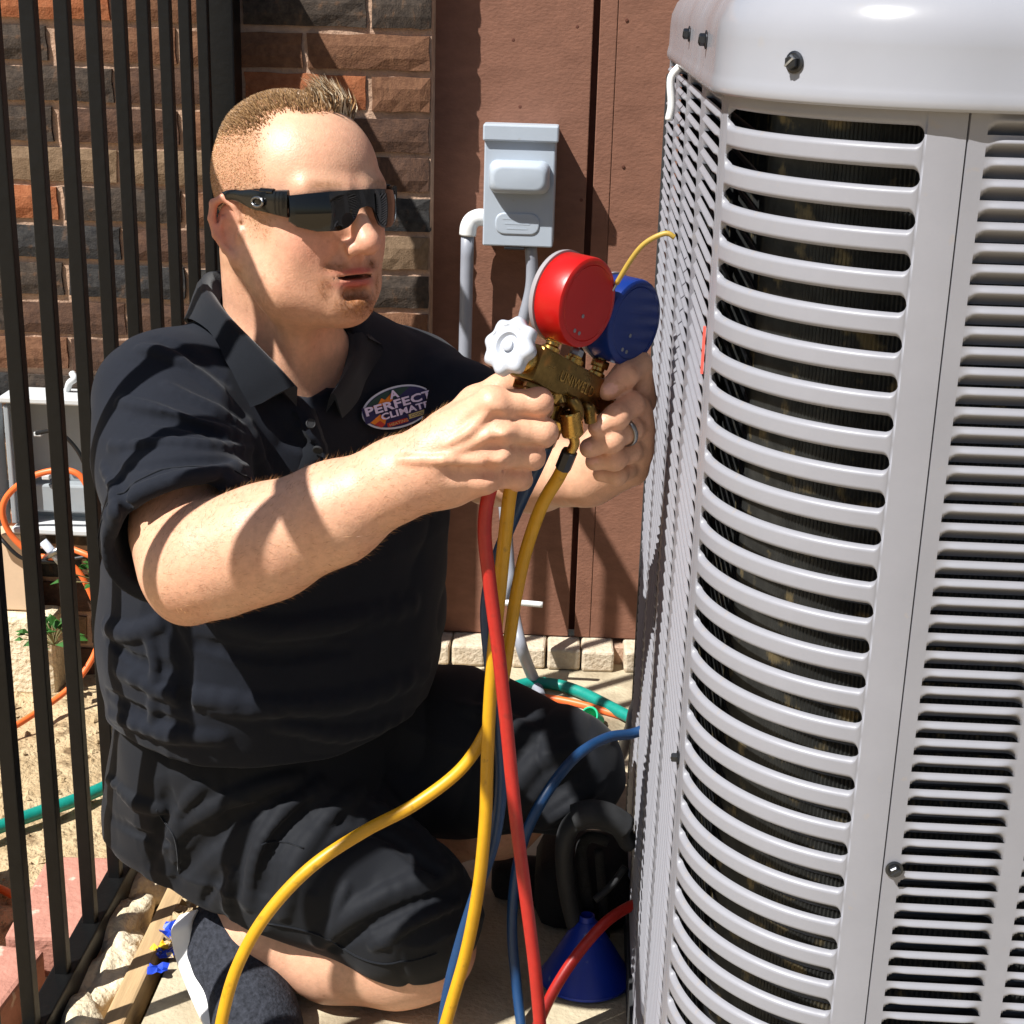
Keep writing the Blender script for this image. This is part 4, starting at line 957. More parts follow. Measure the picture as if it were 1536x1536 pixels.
R_ = [
 # sleeve folds radiating from the armpit
 ([(372, 655), (300, 640), (230, 612), (180, 600)], .007, .0055, 'u'), ([(378, 672), (310, 668), (240, 662), (165, 668)], .006, .0050, 'u'), ([(372, 700), (300, 712), (225, 735), (160, 770)], .008, .0055, 'u'),
 ([(365, 640), (305, 605), (250, 575)], .006, .0045, 'u'), ([(360, 722), (300, 742), (240, 785), (200, 835)], .007, .0042, 'u'), ([(340, 690), (270, 690), (190, 700)], .005, .004, 's'),
 ([(330, 655), (260, 632), (200, 625)], .005, .004, 's'), ([(330, 725), (265, 760), (205, 800)], .005, .0035, 's'), ([(150, 700), (170, 745), (176, 800)], .006, .004, 'u'), ([(175, 700), (190, 760), (196, 830)], .005, .003, 's'),
 ([(210, 520), (250, 530), (300, 560), (340, 600)], .007, .004, 'u'), ([(235, 505), (290, 530), (340, 575)], .005, .003, 's'),
 # chest and belly
 ([(375, 640), (400, 720), (405, 790)], .010, .006, 'u'), ([(455, 620), (480, 690), (500, 740)], .009, .005, 'u'), ([(400, 610), (430, 650), (470, 680)], .007, .004, 's'), ([(560, 670), (610, 720), (650, 760)], .010, .006, 'u'),
 ([(330, 930), (420, 945), (520, 930), (620, 905)], .012, .006, 'u'), ([(300, 965), (400, 985), (520, 975)], .007, .005, 's'), ([(260, 1040), (380, 1060), (520, 1050), (640, 1010)], .012, .007, 'u'),
 ([(180, 1010), (260, 1045), (340, 1050)], .009, .006, 'u'), ([(165, 960), (200, 990), (270, 1010)], .006, .005, 's'), ([(158, 940), (200, 950), (250, 930)], .009, .006, 'u'), ([(165, 1075), (240, 1100), (330, 1105)], .009, .006, 'u'),
 ([(160, 1040), (210, 1070), (280, 1085)], .006, .005, 's'), ([(220, 940), (230, 1000), (225, 1080)], .007, .004, 'u'), ([(420, 1090), (520, 1100), (620, 1075)], .009, .005, 'u'), ([(250, 930), (275, 990), (280, 1060)], .006, .004, 's'),
]
folds(shirt, R_)
# collar opening, V neck, sleeve cavities
shirt.cap(hl(0, -.025, -.06), nb_+np.array((0, 0, -.01)), .066, .075, k=.01, op='s')
shirt.cap(W(448, 545, 1.60), W(490, 600, 1.50), .034, .012, k=.008, op='s')
shirt.cap(W(450, 540, 1.56), W(476, 590, 1.50), .030, .014, k=.008, op='s')
shirt.chain([sR[2]-axR*.05, W(291, 865, 1.35)], [.062, .0715], k=.003, op='s'); shirt.cap(hemL-axL*.04, hemL+axL*.05, .050, .056, k=.003, op='s')
hz = W(400, 1118, 1.585)[2]
shirt._add(lambda P: F4(hz)+F4(.03)*np.sin(P[:, 0]*9+1)*F4(.3)-P[:, 2], (-9,)*3, (9,)*3, 'i', .006)
def crease(P, S, sc, amp, seed, pw=5):
    q = P*np.array(S); q = q+.03*np.stack([vnoise3(P, 9, seed+3), vnoise3(P, 9, seed+4), vnoise3(P, 9, seed+5)], 1)
    n = np.abs(vnoise3(q, sc, seed))*2; return F4(amp)*np.clip(1-n*1.35, 0, 1)**pw
shirt.post = lambda P: F4(.0045)*vnoise3(P*np.array((1, 1, .8)), 13, 1)+F4(.0018)*vnoise3(P, 34, 2)+crease(P, (.5, .5, 1.3), 10, .0032, 21, 3)-crease(P, (1.2, .6, .7), 12, .0022, 31, 3)
P_, Q_ = net(shirt, .0034)
sh_o = net_obj('polo_shirt', P_, Q_, 'shirt', man)
# sleeve hem band
for n_, (c, ax, ctr_r) in enumerate(((hemR, axR, .0775), (hemL, axL, .062))):
    u = nrm(np.cross(ax, (0, 0, 1.))); w = np.cross(ax, u)
    for off in (-.018,):
        ring = np.array([c+ax*off+(u*math.cos(t)+w*math.sin(t))*ctr_r for t in np.linspace(0, 2*math.pi, 61)])
        ring = shirt.snap(ring, .0002, 5); MB().tube(ring[:-1].tolist()+[ring[0]], .0011, 6, cap=False).build('sleeve_seam', 'collar', sh_o, True)
# collar: inner (neck) edge and outer (falling) edge
st = [((446, 580, 1.553), (388, 603, 1.525)), ((418, 548, 1.555), (366, 575, 1.53)), ((384, 512, 1.565), (338, 548, 1.545)), ((352, 478, 1.583), (310, 520, 1.57)), ((327, 445, 1.617), (286, 492, 1.61)), ((315, 420, 1.665), (272, 470, 1.67)),
      ((328, 408, 1.72), (292, 462, 1.745)), ((375, 412, 1.765), (360, 470, 1.79)), ((435, 430, 1.775), (450, 490, 1.80)), ((490, 455, 1.745), (525, 508, 1.765)), ((517, 490, 1.695), (556, 530, 1.705)), ((522, 530, 1.64), (560, 560, 1.645)), ((510, 562, 1.595), (566, 596, 1.60)), ((494, 590, 1.565), (546, 622, 1.575))]
inn = spline([W(*a) for a, b in st], 6); out = spline([W(*b) for a, b in st], 6)
out_s = np.array(shirt.snap(out, .0055, 5), float); out = np.where((np.linalg.norm(out_s-out, axis=1) < .05)[:, None], out_s, out)
v = []; n_ = len(inn); prof_ = [(0, .012, -.012), (0, .004, -.003), (0, 0, .004), (.06, 0, .008), (.2, 0, .010), (.45, 0, .0075), (.75, 0, .004), (1, 0, 0), (1.0, 0, -.0035), (.7, 0, -.0005), (.3, 0, .004)]
cx_ = nb_
for i in range(n_):
    rad = nrm((inn[i]-cx_)*np.array((1, 1, 0)))
    for t, dn, of in prof_:
        p = inn[i]*(1-t)+out[i]*t+rad*of*.9+np.array((0, 0, of*.5 if 0 < t < .6 else 0))-np.array((0, 0, dn*2))
        v.append(p)
m_ = len(prof_)
MB().add(v, [(i*m_+k, i*m_+(k+1) % m_, (i+1)*m_+(k+1) % m_, (i+1)*m_+k) for i in range(n_-1) for k in range(m_)]+[tuple(range(m_)), tuple((n_-1)*m_+k for k in range(m_-1, -1, -1))]).build('collar', 'collar', sh_o, True, 50)
pts = [W(470, 596, 1.54), W(476, 640, 1.53), W(482, 700, 1.52), W(486, 740, 1.52)]
pk_ = np.array(shirt.snap(spline(pts, 6), .0008, 6), float); q = MB(); L3 = nrm((.70, .714, 0)); v = []
for p in pk_:
    for s_ in (-.015, -.014, .014, .015): v.append(p+L3*s_)
v = np.array(v); v = np.array(shirt.snap(v, .0016, 4), float).reshape(-1, 4, 3)
g_ = shirt.grad(v.reshape(-1, 3), .003).reshape(-1, 4, 3); v[:, 0] -= g_[:, 0]*.003; v[:, 3] -= g_[:, 3]*.003
q.add(v.reshape(-1, 3), [(i*4+k, i*4+k+1, i*4+k+5, i*4+k+4) for i in range(len(pk_)-1) for k in range(3)]).build('placket', 'collar', sh_o, True)
for t in (.32, .62):
    c_ = pk_[int(t*(len(pk_)-1))]; a_ = nrm(shirt.grad(np.array([c_]), .006)[0]); MB().lathe(c_+a_*.0018, a_, [(.0054, 0), (.0056, .0012), (.0046, .0020), (.0040, .0015), (.0005, .0015)], 20).build('button', 'rubber_black', sh_o, True, 40)
# ------------------------------------------------------------------ embroidered chest badge
_pp = np.array([base_shirt.hit([a], [b])[0][0] for a, b in ((588, 611), (560, 619), (616, 602), (580, 589), (596, 633))]); 
pc = _pp[0]; u_ = _pp[2]-_pp[1]; nx_ = nrm(np.cross(u_, _pp[3]-_pp[4]))
nx_ = nx_ if nx_@(EYE-pc) > 0 else -nx_; u_ = nrm(u_-nx_*(u_@nx_)); w_ = np.cross(nx_, u_)
BWID = np.linalg.norm(_pp[2]-_pp[1])/2*(99/56); BH = np.linalg.norm(_pp[3]-_pp[4])/2*(60/47)
_gx, _gy = [g.ravel() for g in np.meshgrid(np.linspace(-BWID, BWID, 15), np.linspace(-BH, BH, 9))]
_t = np.full(len(_gx), .012)
for _ in range(30): _t = _t-np.clip(shirt.eval(pc+np.outer(_gx, u_)+np.outer(_gy, w_)+np.outer(_t, nx_)), -.01, .01)*.8
_t = np.clip(_t, -.025, .012)
_B = lambda x, y: np.stack([np.ones_like(x), x, y], 1)
_cf = np.linalg.lstsq(_B(_gx, _gy), _t, rcond=None)[0]; _mx = float((_t-_B(_gx, _gy)@_cf).max())
def drape(P2, off):
    return pc+np.outer(P2[:, 0], u_)+np.outer(P2[:, 1], w_)+np.outer(_B(P2[:, 0], P2[:, 1])@_cf+_mx+off-.0006, nx_)
def badge_poly(name, poly, m, off, parent):
    poly = np.array(poly, float); c = poly.mean(0); n = len(poly); R3 = [c+(poly-c)*t for t in (.33, .66, 1)]
    v = np.vstack([[c]]+R3); f = [(0, 1+k, 1+(k+1) % n) for k in range(n)]
    for r in range(2): f += [(1+r*n+k, 1+(r+1)*n+k, 1+(r+1)*n+(k+1) % n, 1+r*n+(k+1) % n) for k in range(n)]
    return MB().add(drape(v*np.array((BWID, BH)), off), f).build(name, m, parent)
th_ = np.linspace(0, 2*math.pi, 49)[:-1]
bd = badge_poly('badge', [(1.0*math.cos(t), 1.0*math.sin(t)) for t in th_], 'patch_white', .0010, sh_o)
badge_poly('badge_field', [(.95*math.cos(t), .91*math.sin(t)) for t in th_], 'patch_navy', .0016, bd)
badge_poly('badge_field', [(.93*math.cos(t), .88*math.sin(t)) for t in np.linspace(.35*math.pi, .95*math.pi, 16)]+[(-.5, .32), (.1, .5)], 'patch_green', .0019, bd)
badge_poly('flame', [(-.80, .30), (-.55, .36), (-.40, .62), (-.30, .48), (-.10, .74), (-.12, .40), (-.3, .25)], 'patch_orange', .0022, bd)
badge_poly('flame', [(-.86, -.35), (-.55, -.10), (-.42, -.35), (-.5, -.62), (-.62, -.72)], 'patch_orange', .0022, bd)
badge_poly('flame', [(-.78, -.5), (-.6, -.38), (-.5, -.62), (-.6, -.72)], 'patch_red', .0024, bd)
badge_poly('banner', [(-.45, -.80), (-.45, -.60), (.12, -.60), (.12, -.80)], 'patch_red', .0024, bd)
badge_poly('banner', [(.16, -.70), (.18, -.48), (.84, -.46), (.80, -.68)], 'patch_gold', .0024, bd)
badge_poly('outline', [(-.98, .40), (-.98, -.36), (-.5, -.40), (-.5, -.02), (1.0, -.02), (1.0, .42)], 'patch_navy', .0021, bd)
def lettering(txt, cx, cy, width, height, m, off, bold=.02, shear=0, dst=None):
    cu = bpy.data.curves.new('lettering', 'FONT'); cu.body = txt; cu.size = 1; cu.offset = bold; cu.resolution_u = 2; cu.space_character = 1.06
    ob = bpy.data.objects.new('lettering', cu); C.objects.link(ob); dg = bpy.context.evaluated_depsgraph_get(); me = bpy.data.meshes.new_from_object(ob.evaluated_get(dg))
    bpy.data.objects.remove(ob); a = np.array([v_.co[:2] for v_ in me.vertices]); f = [tuple(p.vertices) for p in me.polygons]; lo, hi = a.min(0), a.max(0)
    a = (a-(lo+hi)/2)/(hi-lo); a = np.stack([a[:, 0]*width+cx+shear*a[:, 1], a[:, 1]*height+cy], 1)
    return (dst or (lambda a, f: MB().add(drape(a*np.array((BWID, BH)), off), f).build('lettering', m, bd)))(a, f)
lettering('PERFECT', 0.0, .19, 1.88, .42, 'patch_lilac', .0040, .035)
lettering('CLIMATE', .10, -.24, 1.36, .32, 'patch_lilac', .0040, .035)
lettering('A', -.08, .66, .26, .40, 'patch_lilac', .0040, .04)
lettering('HEATING', -.16, -.70, .52, .13, 'patch_gold', .0040, .0)
lettering('& COOLING', .44, -.58, .72, .14, 'patch_navy', .0040, .01)

# ------------------------------------------------------------------ shorts
sho = Solid()
sho.ecap(W(402, 1085, 1.735), W(398, 1165, 1.755), (.194, .156), (.182, .148), LV, FV, k=.05)
sho.chain([W(300, 1200, 1.69), W(450, 1268, 1.645), W(596, 1355, 1.597)], [.112, .106, .086], k=.05)
sho.chain([W(515, 1110, 1.86), W(690, 1130, 1.80), W(830, 1150, 1.755)], [.110, .101, .083], k=.05)
sho.cap(W(268, 1230, 1.69), W(335, 1292, 1.67), .082, .082, k=.04)
sho.ell(W(622, 1378, 1.597), (.074, .074, .074), k=.04)
sho.ell(W(852, 1158, 1.75), (.063, .063, .063), k=.03)
# leg openings
ov = np.array([W(372, 1392, 1.6), W(560, 1464, 1.6), W(668, 1448, 1.6)])
hz2 = W(520, 1440, 1.56)[2]
def legcut(P):     # hem of the near leg: rises towards the ankle
    x = P[:, 0]; zc = np.interp(x, [-.62, -.36, -.30, -.24, -.17, -.12, -.05, .05], [.20, .128, .104, .086, .070, .072, .098, .10]).astype(F4)
    return zc-P[:, 2]
lo_, hi_ = np.array((-.7, 1.3, -.1)), np.array((-.02, 1.86, .4))
sho._add(lambda P: np.where((P[:, 1] < 1.83) & (P[:, 0] < .0), legcut(P), F4(-1)), (-9,)*3, (9,)*3, 'i', .004)
pz = W(760, 1254, 1.74)
sho._add(lambda P: np.where((P[:, 0] > -.10) & (P[:, 1] > 1.66), F4(pz[2])-P[:, 2]+F4(.06)*(P[:, 0]-F4(pz[0])), F4(-1)), (-9,)*3, (9,)*3, 'i', .004)
folds(sho, [
 ([(450, 1165), (380, 1185), (300, 1225), (240, 1270)], .010, .006, 'u'), ([(430, 1195), (360, 1225), (300, 1275), (265, 1320)], .007, .006, 's'), ([(480, 1175), (420, 1225), (380, 1290), (370, 1360)], .009, .006, 'u'), ([(460, 1215), (410, 1270), (395, 1340)], .006, .006, 's'),
 ([(540, 1185), (480, 1240), (440, 1300), (425, 1370)], .010, .006, 'u'), ([(600, 1220), (560, 1240), (500, 1280), (470, 1330)], .008, .006, 's'), ([(690, 1300), (600, 1330), (530, 1370), (480, 1415)], .010, .008, 'u'), ([(680, 1335), (610, 1360), (545, 1395), (500, 1425)], .006, .007, 's'),
 ([(690, 1355), (620, 1385), (560, 1420)], .007, .006, 'u'), ([(560, 1200), (620, 1240), (670, 1290)], .008, .006, 'u'), ([(520, 1230), (590, 1260), (650, 1310)], .008, .005, 's'), ([(250, 1190), (240, 1240), (225, 1300)], .007, .006, 's'), ([(300, 1180), (270, 1220), (262, 1290)], .007, .005, 'u'),
 ([(160, 1170), (200, 1200), (240, 1215)], .007, .006, 'u'), ([(165, 1230), (205, 1250), (250, 1262)], .005, .004, 's'), ([(860, 1110), (800, 1150), (760, 1200), (750, 1240)], .010, .006, 'u'), ([(880, 1150), (830, 1190), (790, 1230)], .007, .006, 's'), ([(900, 1180), (850, 1215), (810, 1240)], .007, .005, 'u'),
 ([(700, 1060), (760, 1080), (820, 1110)], .010, .005, 'u'), ([(330, 1310), (310, 1345), (300, 1375)], .006, .005, 's'), ([(350, 1310), (340, 1350), (345, 1385)], .007, .005, 'u'), ([(520, 1330), (505, 1370), (500, 1410)], .005, .004, 'u')])
sho.post = lambda P: F4(.005)*vnoise3(P, 12, 7)+F4(.0016)*vnoise3(P, 30, 8)+crease(P, (1.2, .5, .8), 12, .0045, 41, 3)-crease(P, (.5, .7, 1.3), 14, .003, 51, 3)
P_, Q_ = net(sho, .0036)
sho_o = net_obj('shorts', P_, Q_, 'shorts', man)
for line in ([(400, 1382), (480, 1404), (545, 1440), (600, 1447), (655, 1430)], [(392, 1268), (425, 1262), (455, 1272)], [(235, 1215), (262, 1260), (268, 1310)]):
    H, ok = sho.hit(*zip(*spline(line, 5).tolist())); H = np.array(sho.snap(H, .0006, 4), float); MB().tube(H, .0011, 5).build('seam', 'collar', sho_o, True)
# ------------------------------------------------------------------ shoe
sf = Solid(); heel = W(325, 1410, 1.63); ball = W(395, 1580, 1.50); toe = W(440, 1620, 1.455)
sf.chain([W(338, 1398, 1.625), W(352, 1440, 1.605), W(385, 1530, 1.535), W(420, 1600, 1.485)], [.043, .046, .045, .040], k=.03)
sf.ell(W(318, 1425, 1.63), (.040, .040, .045), k=.03)
sf.post = lambda P: F4(.002)*vnoise3(P, 60, 4)
P_, Q_ = net(sf, .003); shoe = net_obj('shoe', P_, Q_, 'shoe', man)
so_pts = spline([W(282, 1374, 1.625), W(279, 1400, 1.622), W(287, 1440, 1.61), W(306, 1490, 1.58), W(328, 1540, 1.545), W(352, 1585, 1.51)], 5)
nback = nrm((-.80, -.10, -.30)); latv = nrm(np.cross(nback, so_pts[-1]-so_pts[0])); v = []
for i, p in enumerate(so_pts):
    t = i/(len(so_pts)-1); wd = .036*(.45+.55*min(1, t*5))*(1-.1*t); th2 = .019+.004*math.sin(t*3)
    for a, b in ((-1, .8), (-.9, 1.05), (.9, 1.05), (1, .8), (1, -.7), (.9, -1), (-.9, -1), (-1, -.7)): v.append(p+latv*wd*a+nback*(th2*b*.6)-nback*.006)
m_ = 8; k_ = len(so_pts)
MB().add(v, [(i*m_+k, i*m_+(k+1) % m_, (i+1)*m_+(k+1) % m_, (i+1)*m_+k) for i in range(k_-1) for k in range(m_)]+[tuple(range(m_)), tuple((k_-1)*m_+k for k in range(m_-1, -1, -1))]).build('sole', 'shoe_sole', shoe, True, 50)
# ------------------------------------------------------------------ sunglasses
sg = thing('sunglasses', None, None); sg.parent = man; sg.location = Vector(hl(0, .1, 0))-man.location
def gy(x): return .1115-6.6*x*x
def lens_grid(x0, x1, zt_, zb_, off, n=16, mz=7):
    v = []
    for i in range(n+1):
        x = x0+(x1-x0)*i/n
        for j in range(mz+1):
            t = j/mz; z = zt_(x)*(1-t)+zb_(x)*t; v.append(hl(x, gy(x)+off-abs(z-.004)**2*6, z))
    return v, [(i*(mz+1)+j, i*(mz+1)+j+1, (i+1)*(mz+1)+j+1, (i+1)*(mz+1)+j) for i in range(n) for j in range(mz)]
ztop = lambda x: .0235-.35*(x*x)*10*.25
def zbot_(x):
    ax = abs(x); return float(np.interp(ax, [0, .009, .014, .020, .030, .050, .066, .072], [.007, .005, -.005, -.0125, -.0165, -.0165, -.0115, -.006]))
q = MB(); 
for off in (0, .0025):
    v, f = lens_grid(-.0715, .0715, ztop, zbot_, off, 60, 6); q.add(v, f if off else [tuple(reversed(a)) for a in f])
nn_ = 7; tot_ = 61*nn_
edge = [i*nn_ for i in range(61)]+[60*nn_+j for j in range(1, nn_)]+[i*nn_+nn_-1 for i in range(59, -1, -1)]+[j for j in range(nn_-2, 0, -1)]
q.f += [(edge[a], edge[(a+1) % len(edge)], edge[(a+1) % len(edge)]+tot_, edge[a]+tot_) for a in range(len(edge))]
q.build('frame', 'shades_frame', sg, True, 40)
for sx in (-1, 1):
    q = MB(); v, f = lens_grid(*( (-.068, -.0135) if sx < 0 else (.0135, .068)), lambda x: ztop(x)-.0042, lambda x: zbot_(x)+.0022 if abs(x) > .018 else zbot_(x)+.003, .0034, 20, 6)
    q.add(v, f).build('lens', 'shades_lens', sg, True)
    q = MB(); tp = [hl(sx*.0715, .078, .011), hl(sx*.0765, .066, .012), hl(sx*.0795, .045, .0135), hl(sx*.0808, .022, .0165), hl(sx*.0812, .006, .0185), hl(sx*.0812, -.010, .017), hl(sx*.080, -.026, .009)]
    ts = spline(tp, 5); n_ = len(ts); hh = np.interp(np.linspace(0, 1, n_), [0, .15, .3, .42, .55, .8, 1], [.0135, .0125, .0105, .0100, .0062, .0048, .004])
    v = []
    for i in range(n_):
        T = nrm(ts[min(i+1, n_-1)]-ts[max(i-1, 0)]); sd_ = HM@np.array((sx, 0, 0.)); sd_ = nrm(sd_-T*(sd_@T)); u9 = np.cross(T, sd_); th3 = .0032-.0008*i/n_
        for k in range(12): t = 2*math.pi*k/12; cs, sn = math.cos(t), math.sin(t); v.append(ts[i]+sd_*th3*np.sign(cs)*abs(cs)**.5+u9*hh[i]*np.sign(sn)*abs(sn)**.6)
    q.add(v, [(i*12+k, i*12+(k+1) % 12, (i+1)*12+(k+1) % 12, (i+1)*12+k) for i in range(n_-1) for k in range(12)]+[tuple(range(11, -1, -1)), tuple((n_-1)*12+k for k in range(12))])
    for bx_, bz_ in ((.060, .0225), (.050, .0228), (.040, .0218)): q.cap_ = None; q.tube([hl(sx*.0775, bx_+.004, bz_), hl(sx*.079, bx_-.004, bz_+.0005)], .0032, 8)
    q.build('temple_arm', 'shades_frame', sg, True, 50)
    ring = [hl(sx*.0838, .045+.0085*math.cos(t), .0125+.0045*math.sin(t)) for t in np.linspace(0, 2*math.pi, 25)]
    MB().tube(ring, .0015, 6, cap=False, up=HM@np.array((1., 0, 0))).build('emblem', 'steel', sg, True)
# wedding ring
rc = lfing[1][0][1]*.72+lfing[1][0][2]*.28; ra = nrm(lfing[1][0][2]-lfing[1][0][1]); u = nrm(np.cross(ra, (0, 0, 1.))); w = np.cross(ra, u)
MB().tube([rc+(u*math.cos(t)+w*math.sin(t))*.0131 for t in np.linspace(0, 2*math.pi, 33)], .0016, 8, cap=False, up=ra, squash=1.6).build('ring', 'steel', man, True)
# ------------------------------------------------------------------ gauge manifold
ga = nrm(RT*.561+FW*.798-UP*.218); gn = nrm(RT*.75-FW*.60-UP*.27); gn = nrm(gn-ga*(gn@ga)); gm = np.cross(gn, ga)*-1
gm = gm*np.sign(gm@UP); GC = W(847, 571, 1.392); GR = np.stack([ga, gn, gm], 1)
gp = lambda a, n, m: GC+ga*a+gn*n+gm*m
mf = thing('gauge_manifold', 'brass refrigerant gauge manifold with red and blue gauges held in both hands', 'gauge set', tuple(GC))
MB().box(gp(0, 0, 0), .128, .030, .034, R=GR, bev=.0035).build('manifold_body', 'brass_old', mf, True, 40)
def stamp(a, f):
    return MB().add([gp(x*.030, .0155, y*.030) for x, y in a], f).build('lettering', 'brass', mf)
lettering('UNIWELD', 0, 0, 1.9, .34, None, 0, .01, dst=stamp)
def gauge(a, col, cm, label):
    c = gp(a, .004, .0755-cm); R = .041
    g_ = MB().lathe(c, gn, [(R-.001, -.012), (R, -.0105), (R, .0145), (R-.0008, .0168), (R-.003, .0182), (R-.0062, .0184), (R-.0068, .0178), (R-.0074, .0184), (.001, .0186)], 56, ref=gm).build('gauge', col, mf, True, 35)
    g_['label'] = label
    MB().lathe(c, gn, [(R-.0035, -.0165), (R+.0012, -.0165), (R+.0016, -.0145), (R+.0016, -.0118), (R-.001, -.0115)], 56, ref=gm).build('lens_rim', 'clear_rim', g_, True, 35)
    MB().lathe(c, gn, [(R-.004, -.0152), (.0005, -.0150)], 40, ref=gm).build('dial', 'dial_face', g_)
    MB().tube([c-gn*.0158, c-gn*.0158+ga*.024+gm*.012], .0011, 6).build('needle', 'cord_black', g_)
    for x, y in ((-.002, -.013), (-.006, -.028), (.0015, -.028)):
        MB().lathe(c+ga*x+gm*y+gn*.0180, gn, [(.0019, 0), (.0019, .0010), (.0011, .0012)], 12).build('back_screw', 'steel', g_)
    q = MB(); b = gp(a, 0, .017)
    q.lathe(b, gm, [(.0085, 0), (.0085, .004), (.0072, .005), (.0062, .006), (.0062, .009)], 20)
    q.lathe(b+gm*.009, gm, [(.0080, 0), (.0086, .001), (.0086, .0065), (.0080, .0075)], 6); q.lathe(b+gm*.0165, gm, [(.0048, 0), (.0048, .0065)], 16)
    q.lathe(b+gm*.0225, gm, [(.0072, 0), (.0076, .001), (.0076, .012), (.0070, .015)], 4, ref=ga+gn)
    q.build('gauge_fitting', 'brass', mf, True, 30)
gauge(-.036, 'gauge_red', .0075, 'red gauge, nearer the man'); gauge(.043, 'gauge_blue', 0, 'blue gauge, half behind the red one')
q = MB(); b = gp(.002, 0, .017); q.lathe(b, gm, [(.0095, 0), (.0095, .005), (.007, .006), (.007, .008)], 20); q.build('sight_fitting', 'brass', mf, True, 30)
MB().lathe(b+gm*.008, gm, [(.0062, 0), (.0066, .0008), (.0066, .0062), (.006, .007)], 6).build('hook_nut', 'steel', mf, True, 30)
top = b+gm*.014
hk = [top, top+gm*.02+ga*.002, W(902, 462, 1.408), W(925, 425, 1.40), W(945, 392, 1.392), W(962, 370, 1.386), W(980, 357, 1.382), W(1000, 350, 1.38), W(1012, 356, 1.38)]
MB().tube(spline(hk[:4], 8), .0016, 8).build('hook_wire', 'steel', mf, True); MB().tube(spline(hk[3:], 8), .0024, 10).build('hook_sleeve', 'hook_yellow', mf, True)
def knob(base, ax, label):
    R = .0252; wv = lambda t, rad: 1+(.075*math.cos(8*t) if rad > .018 else 0)
    k_ = MB().lathe(base, ax, [(.010, 0), (.018, .0015), (R-.0025, .003), (R, .0055), (R, .0125), (R-.0022, .0150), (.0195, .0160), (.0175, .0150), (.0115, .0148), (.0098, .0120), (.0095, .0116), (.0004, .0116)], 96, ref=gm, wave=wv).build('valve_knob', 'knob_white', mf, True, 50)
    k_['label'] = label
    MB().lathe(base+ax*.0116, ax, [(.0052, 0), (.0052, .0028), (.0040, .0038), (.0003, .004)], 20).build('knob_screw', 'knob_white', k_, True, 40)
for e_ in (-1, 1): MB().lathe(gp(.064*e_, 0, 0), ga*e_, [(.0125, 0), (.0125, .005), (.010, .007), (.010, .013), (.0055, .014), (.0055, .022)], 20).build('valve_stem', 'brass', mf, True, 30)
knob(gp(-.082, 0, .004), -ga, 'white valve knob at the near end'); knob(gp(.082, 0, 0), ga, 'white valve knob at the far end')
def fitting(a, pts, rad=.0062, nut=None):
    q = MB(); b = gp(a, .004, -.016)
    q.lathe(b, -gm, [(.0095, 0), (.0095, .005), (.008, .006), (.008, .010)], 6)
    q.tube(spline([b-gm*.008]+pts, 7), rad, 14); return q.build('hose_port', 'brass_old', mf, True, 40)
def knurl(c, ax, r=.0098, L_=.022, m='brass'):
    q = MB(); n = 40; mm = 16; v = []
    a = nrm(ax); u = nrm(np.cross(a, (0, 1, 0.2))); w = np.cross(a, u)
    for i in range(mm+1):
        for k in range(n):
            t = 2*math.pi*k/n; rr = r+(.00035 if (i+k) % 2 else -.00035) if 0 < i < mm else r-.0004
            v.append(c+a*(i/mm-.5)*L_+(u*math.cos(t)+w*math.sin(t))*rr)
    q.add(v, [(i*n+k, i*n+(k+1) % n, (i+1)*n+(k+1) % n, (i+1)*n+k) for i in range(mm) for k in range(n)]+[tuple(range(n-1, -1, -1)), tuple(mm*n+k for k in range(n))])
    return q.build('knurled_nut', m, mf, True, 20)
fitting(-.046, [W(798, 590, 1.372), W(797, 615, 1.370)]); fitting(-.016, [W(838, 598, 1.372), W(842, 608, 1.368)]); fitting(.004, [W(858, 603, 1.374), W(866, 618, 1.372), W(861, 635, 1.37)]); fitting(.034, [W(882, 612, 1.39), W(886, 632, 1.392)])
MB().tube([W(772, 566, 1.370), W(812, 577, 1.372)], .0085, 14).build('side_port', 'brass_old', mf, True, 40)
MB().lathe(W(806, 573, 1.368), nrm(W(840, 600, 1.374)-W(806, 573, 1.368)), [(.009, 0), (.0102, .002), (.0102, .008), (.0085, .010), (.0085, .016), (.0098, .017), (.0098, .024), (.007, .026)], 6).build('hex_coupling', 'brass', mf, True, 30)
knurl(W(857, 636, 1.366), W(862, 656, 1.366)-W(856, 618, 1.366)); knurl(W(828, 612, 1.376), W(822, 630, 1.378)-W(834, 595, 1.374), .0088, .018, 'brass_old'); knurl(W(800, 612, 1.385), (0, 0, 1), .009, .02, 'brass_old')
MB().lathe(W(838, 628, 1.378), nrm(W(828, 658, 1.382)-W(840, 622, 1.378)), [(.007, 0), (.008, .001), (.008, .008), (.0062, .009), (.0062, .02)], 6).build('hex_coupling', 'brass', mf, True, 30)
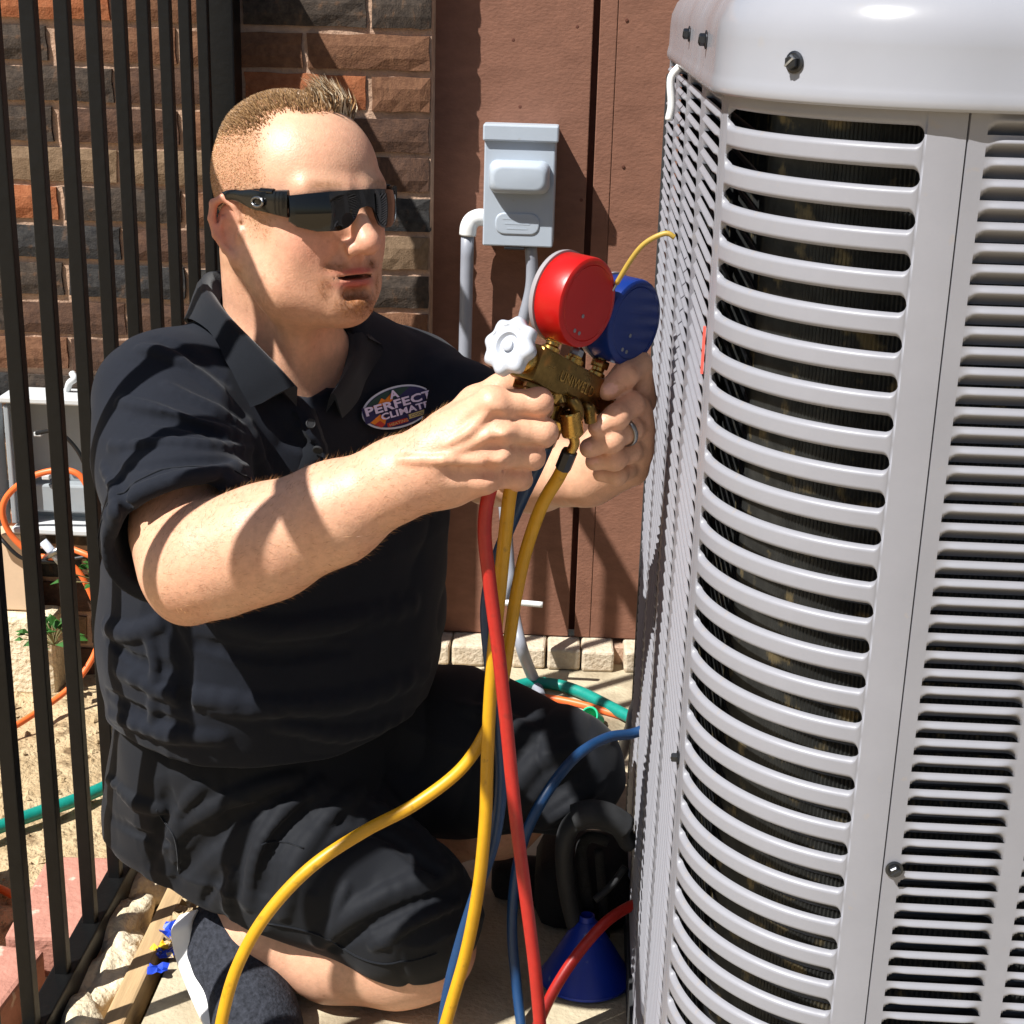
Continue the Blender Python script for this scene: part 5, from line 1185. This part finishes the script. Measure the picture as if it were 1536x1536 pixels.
# hoses
def hose(name, pts, r, m, label, fit=None, group='gauge hoses'):
    h = thing(name, label, 'hose', tuple(pts[len(pts)//2]), group)
    s_ = spline(pts, 8); MB().tube(s_, r, 14).build('hose_jacket', m, h, True)
    for (a, b, rr) in (fit or []):
        MB().lathe(a, nrm(b-a), [(rr*.8, 0), (rr, .001), (rr, np.linalg.norm(b-a)-.001), (rr*.8, np.linalg.norm(b-a))], 8).build('crimp', 'steel_dark', h, True, 35)
    return h
Yp = lambda L_: [W(*q) for q in L_]
MB().tube(spline(Yp([(859, 650, 1.368), (862, 664, 1.37), (858, 674, 1.373), (852, 682, 1.376)]), 6), .0048, 12).build('hose_elbow', 'brass', mf, True)
hose('yellow_hose', Yp([(851, 688, 1.378), (838, 715, 1.385), (812, 760, 1.395), (788, 830, 1.405), (773, 900, 1.412), (764, 960, 1.418), (752, 1030, 1.42), (730, 1095, 1.42), (690, 1155, 1.41), (620, 1208, 1.395), (545, 1248, 1.375), (465, 1302, 1.355), (400, 1372, 1.34), (358, 1445, 1.33), (335, 1520, 1.32), (322, 1610, 1.31), (318, 1680, 1.31)]), .0064, 'hose_yellow', 'yellow gauge hose that sweeps down to the bottom left in front of the shorts', [(W(855, 676, 1.374), W(844, 703, 1.381), .0076)])
hose('yellow_hose', Yp([(790, 660, 1.375), (768, 725, 1.372), (758, 800, 1.378), (750, 880, 1.385), (742, 960, 1.388), (735, 1050, 1.39), (731, 1140, 1.39), (728, 1230, 1.385), (718, 1330, 1.378), (700, 1425, 1.37), (676, 1510, 1.36), (650, 1600, 1.35)]), .0066, 'hose_yellow', 'yellow gauge hose that hangs straight down beside the red hose', None)
hose('red_hose', Yp([(770, 660, 1.365), (738, 725, 1.358), (727, 790, 1.355), (734, 870, 1.352), (748, 980, 1.35), (760, 1090, 1.347), (773, 1220, 1.343), (788, 1340, 1.338), (802, 1450, 1.334), (811, 1550, 1.33), (818, 1640, 1.33)]), .0066, 'hose_red', 'red gauge hose hanging down in front from the nearer hand')
hose('blue_hose', Yp([(826, 655, 1.392), (806, 700, 1.40), (775, 765, 1.405), (745, 840, 1.405), (730, 910, 1.403), (736, 1000, 1.402), (748, 1090, 1.402), (752, 1175, 1.402), (741, 1260, 1.40), (716, 1335, 1.395), (692, 1410, 1.39), (672, 1490, 1.38), (660, 1580, 1.37)]), .0064, 'hose_blue', 'blue gauge hose hanging just behind the red hose', [(W(832, 640, 1.388), W(820, 668, 1.395), .0075)])
hose('blue_hose', Yp([(985, 1085, 1.74), (950, 1100, 1.725), (912, 1106, 1.70), (872, 1128, 1.66), (838, 1164, 1.63), (808, 1210, 1.61), (785, 1262, 1.60), (772, 1325, 1.60), (768, 1395, 1.60), (774, 1470, 1.59), (783, 1550, 1.56), (790, 1620, 1.53)]), .0064, 'hose_blue', 'blue gauge hose that loops from behind the unit over the far knee')
hose('red_hose', Yp([(975, 1350, 1.64), (942, 1361, 1.625), (908, 1384, 1.60), (872, 1424, 1.575), (840, 1470, 1.555), (814, 1520, 1.54), (792, 1580, 1.52), (780, 1640, 1.5)]), .0066, 'hose_red', 'red gauge hose that comes out from behind the unit over the blue funnel')
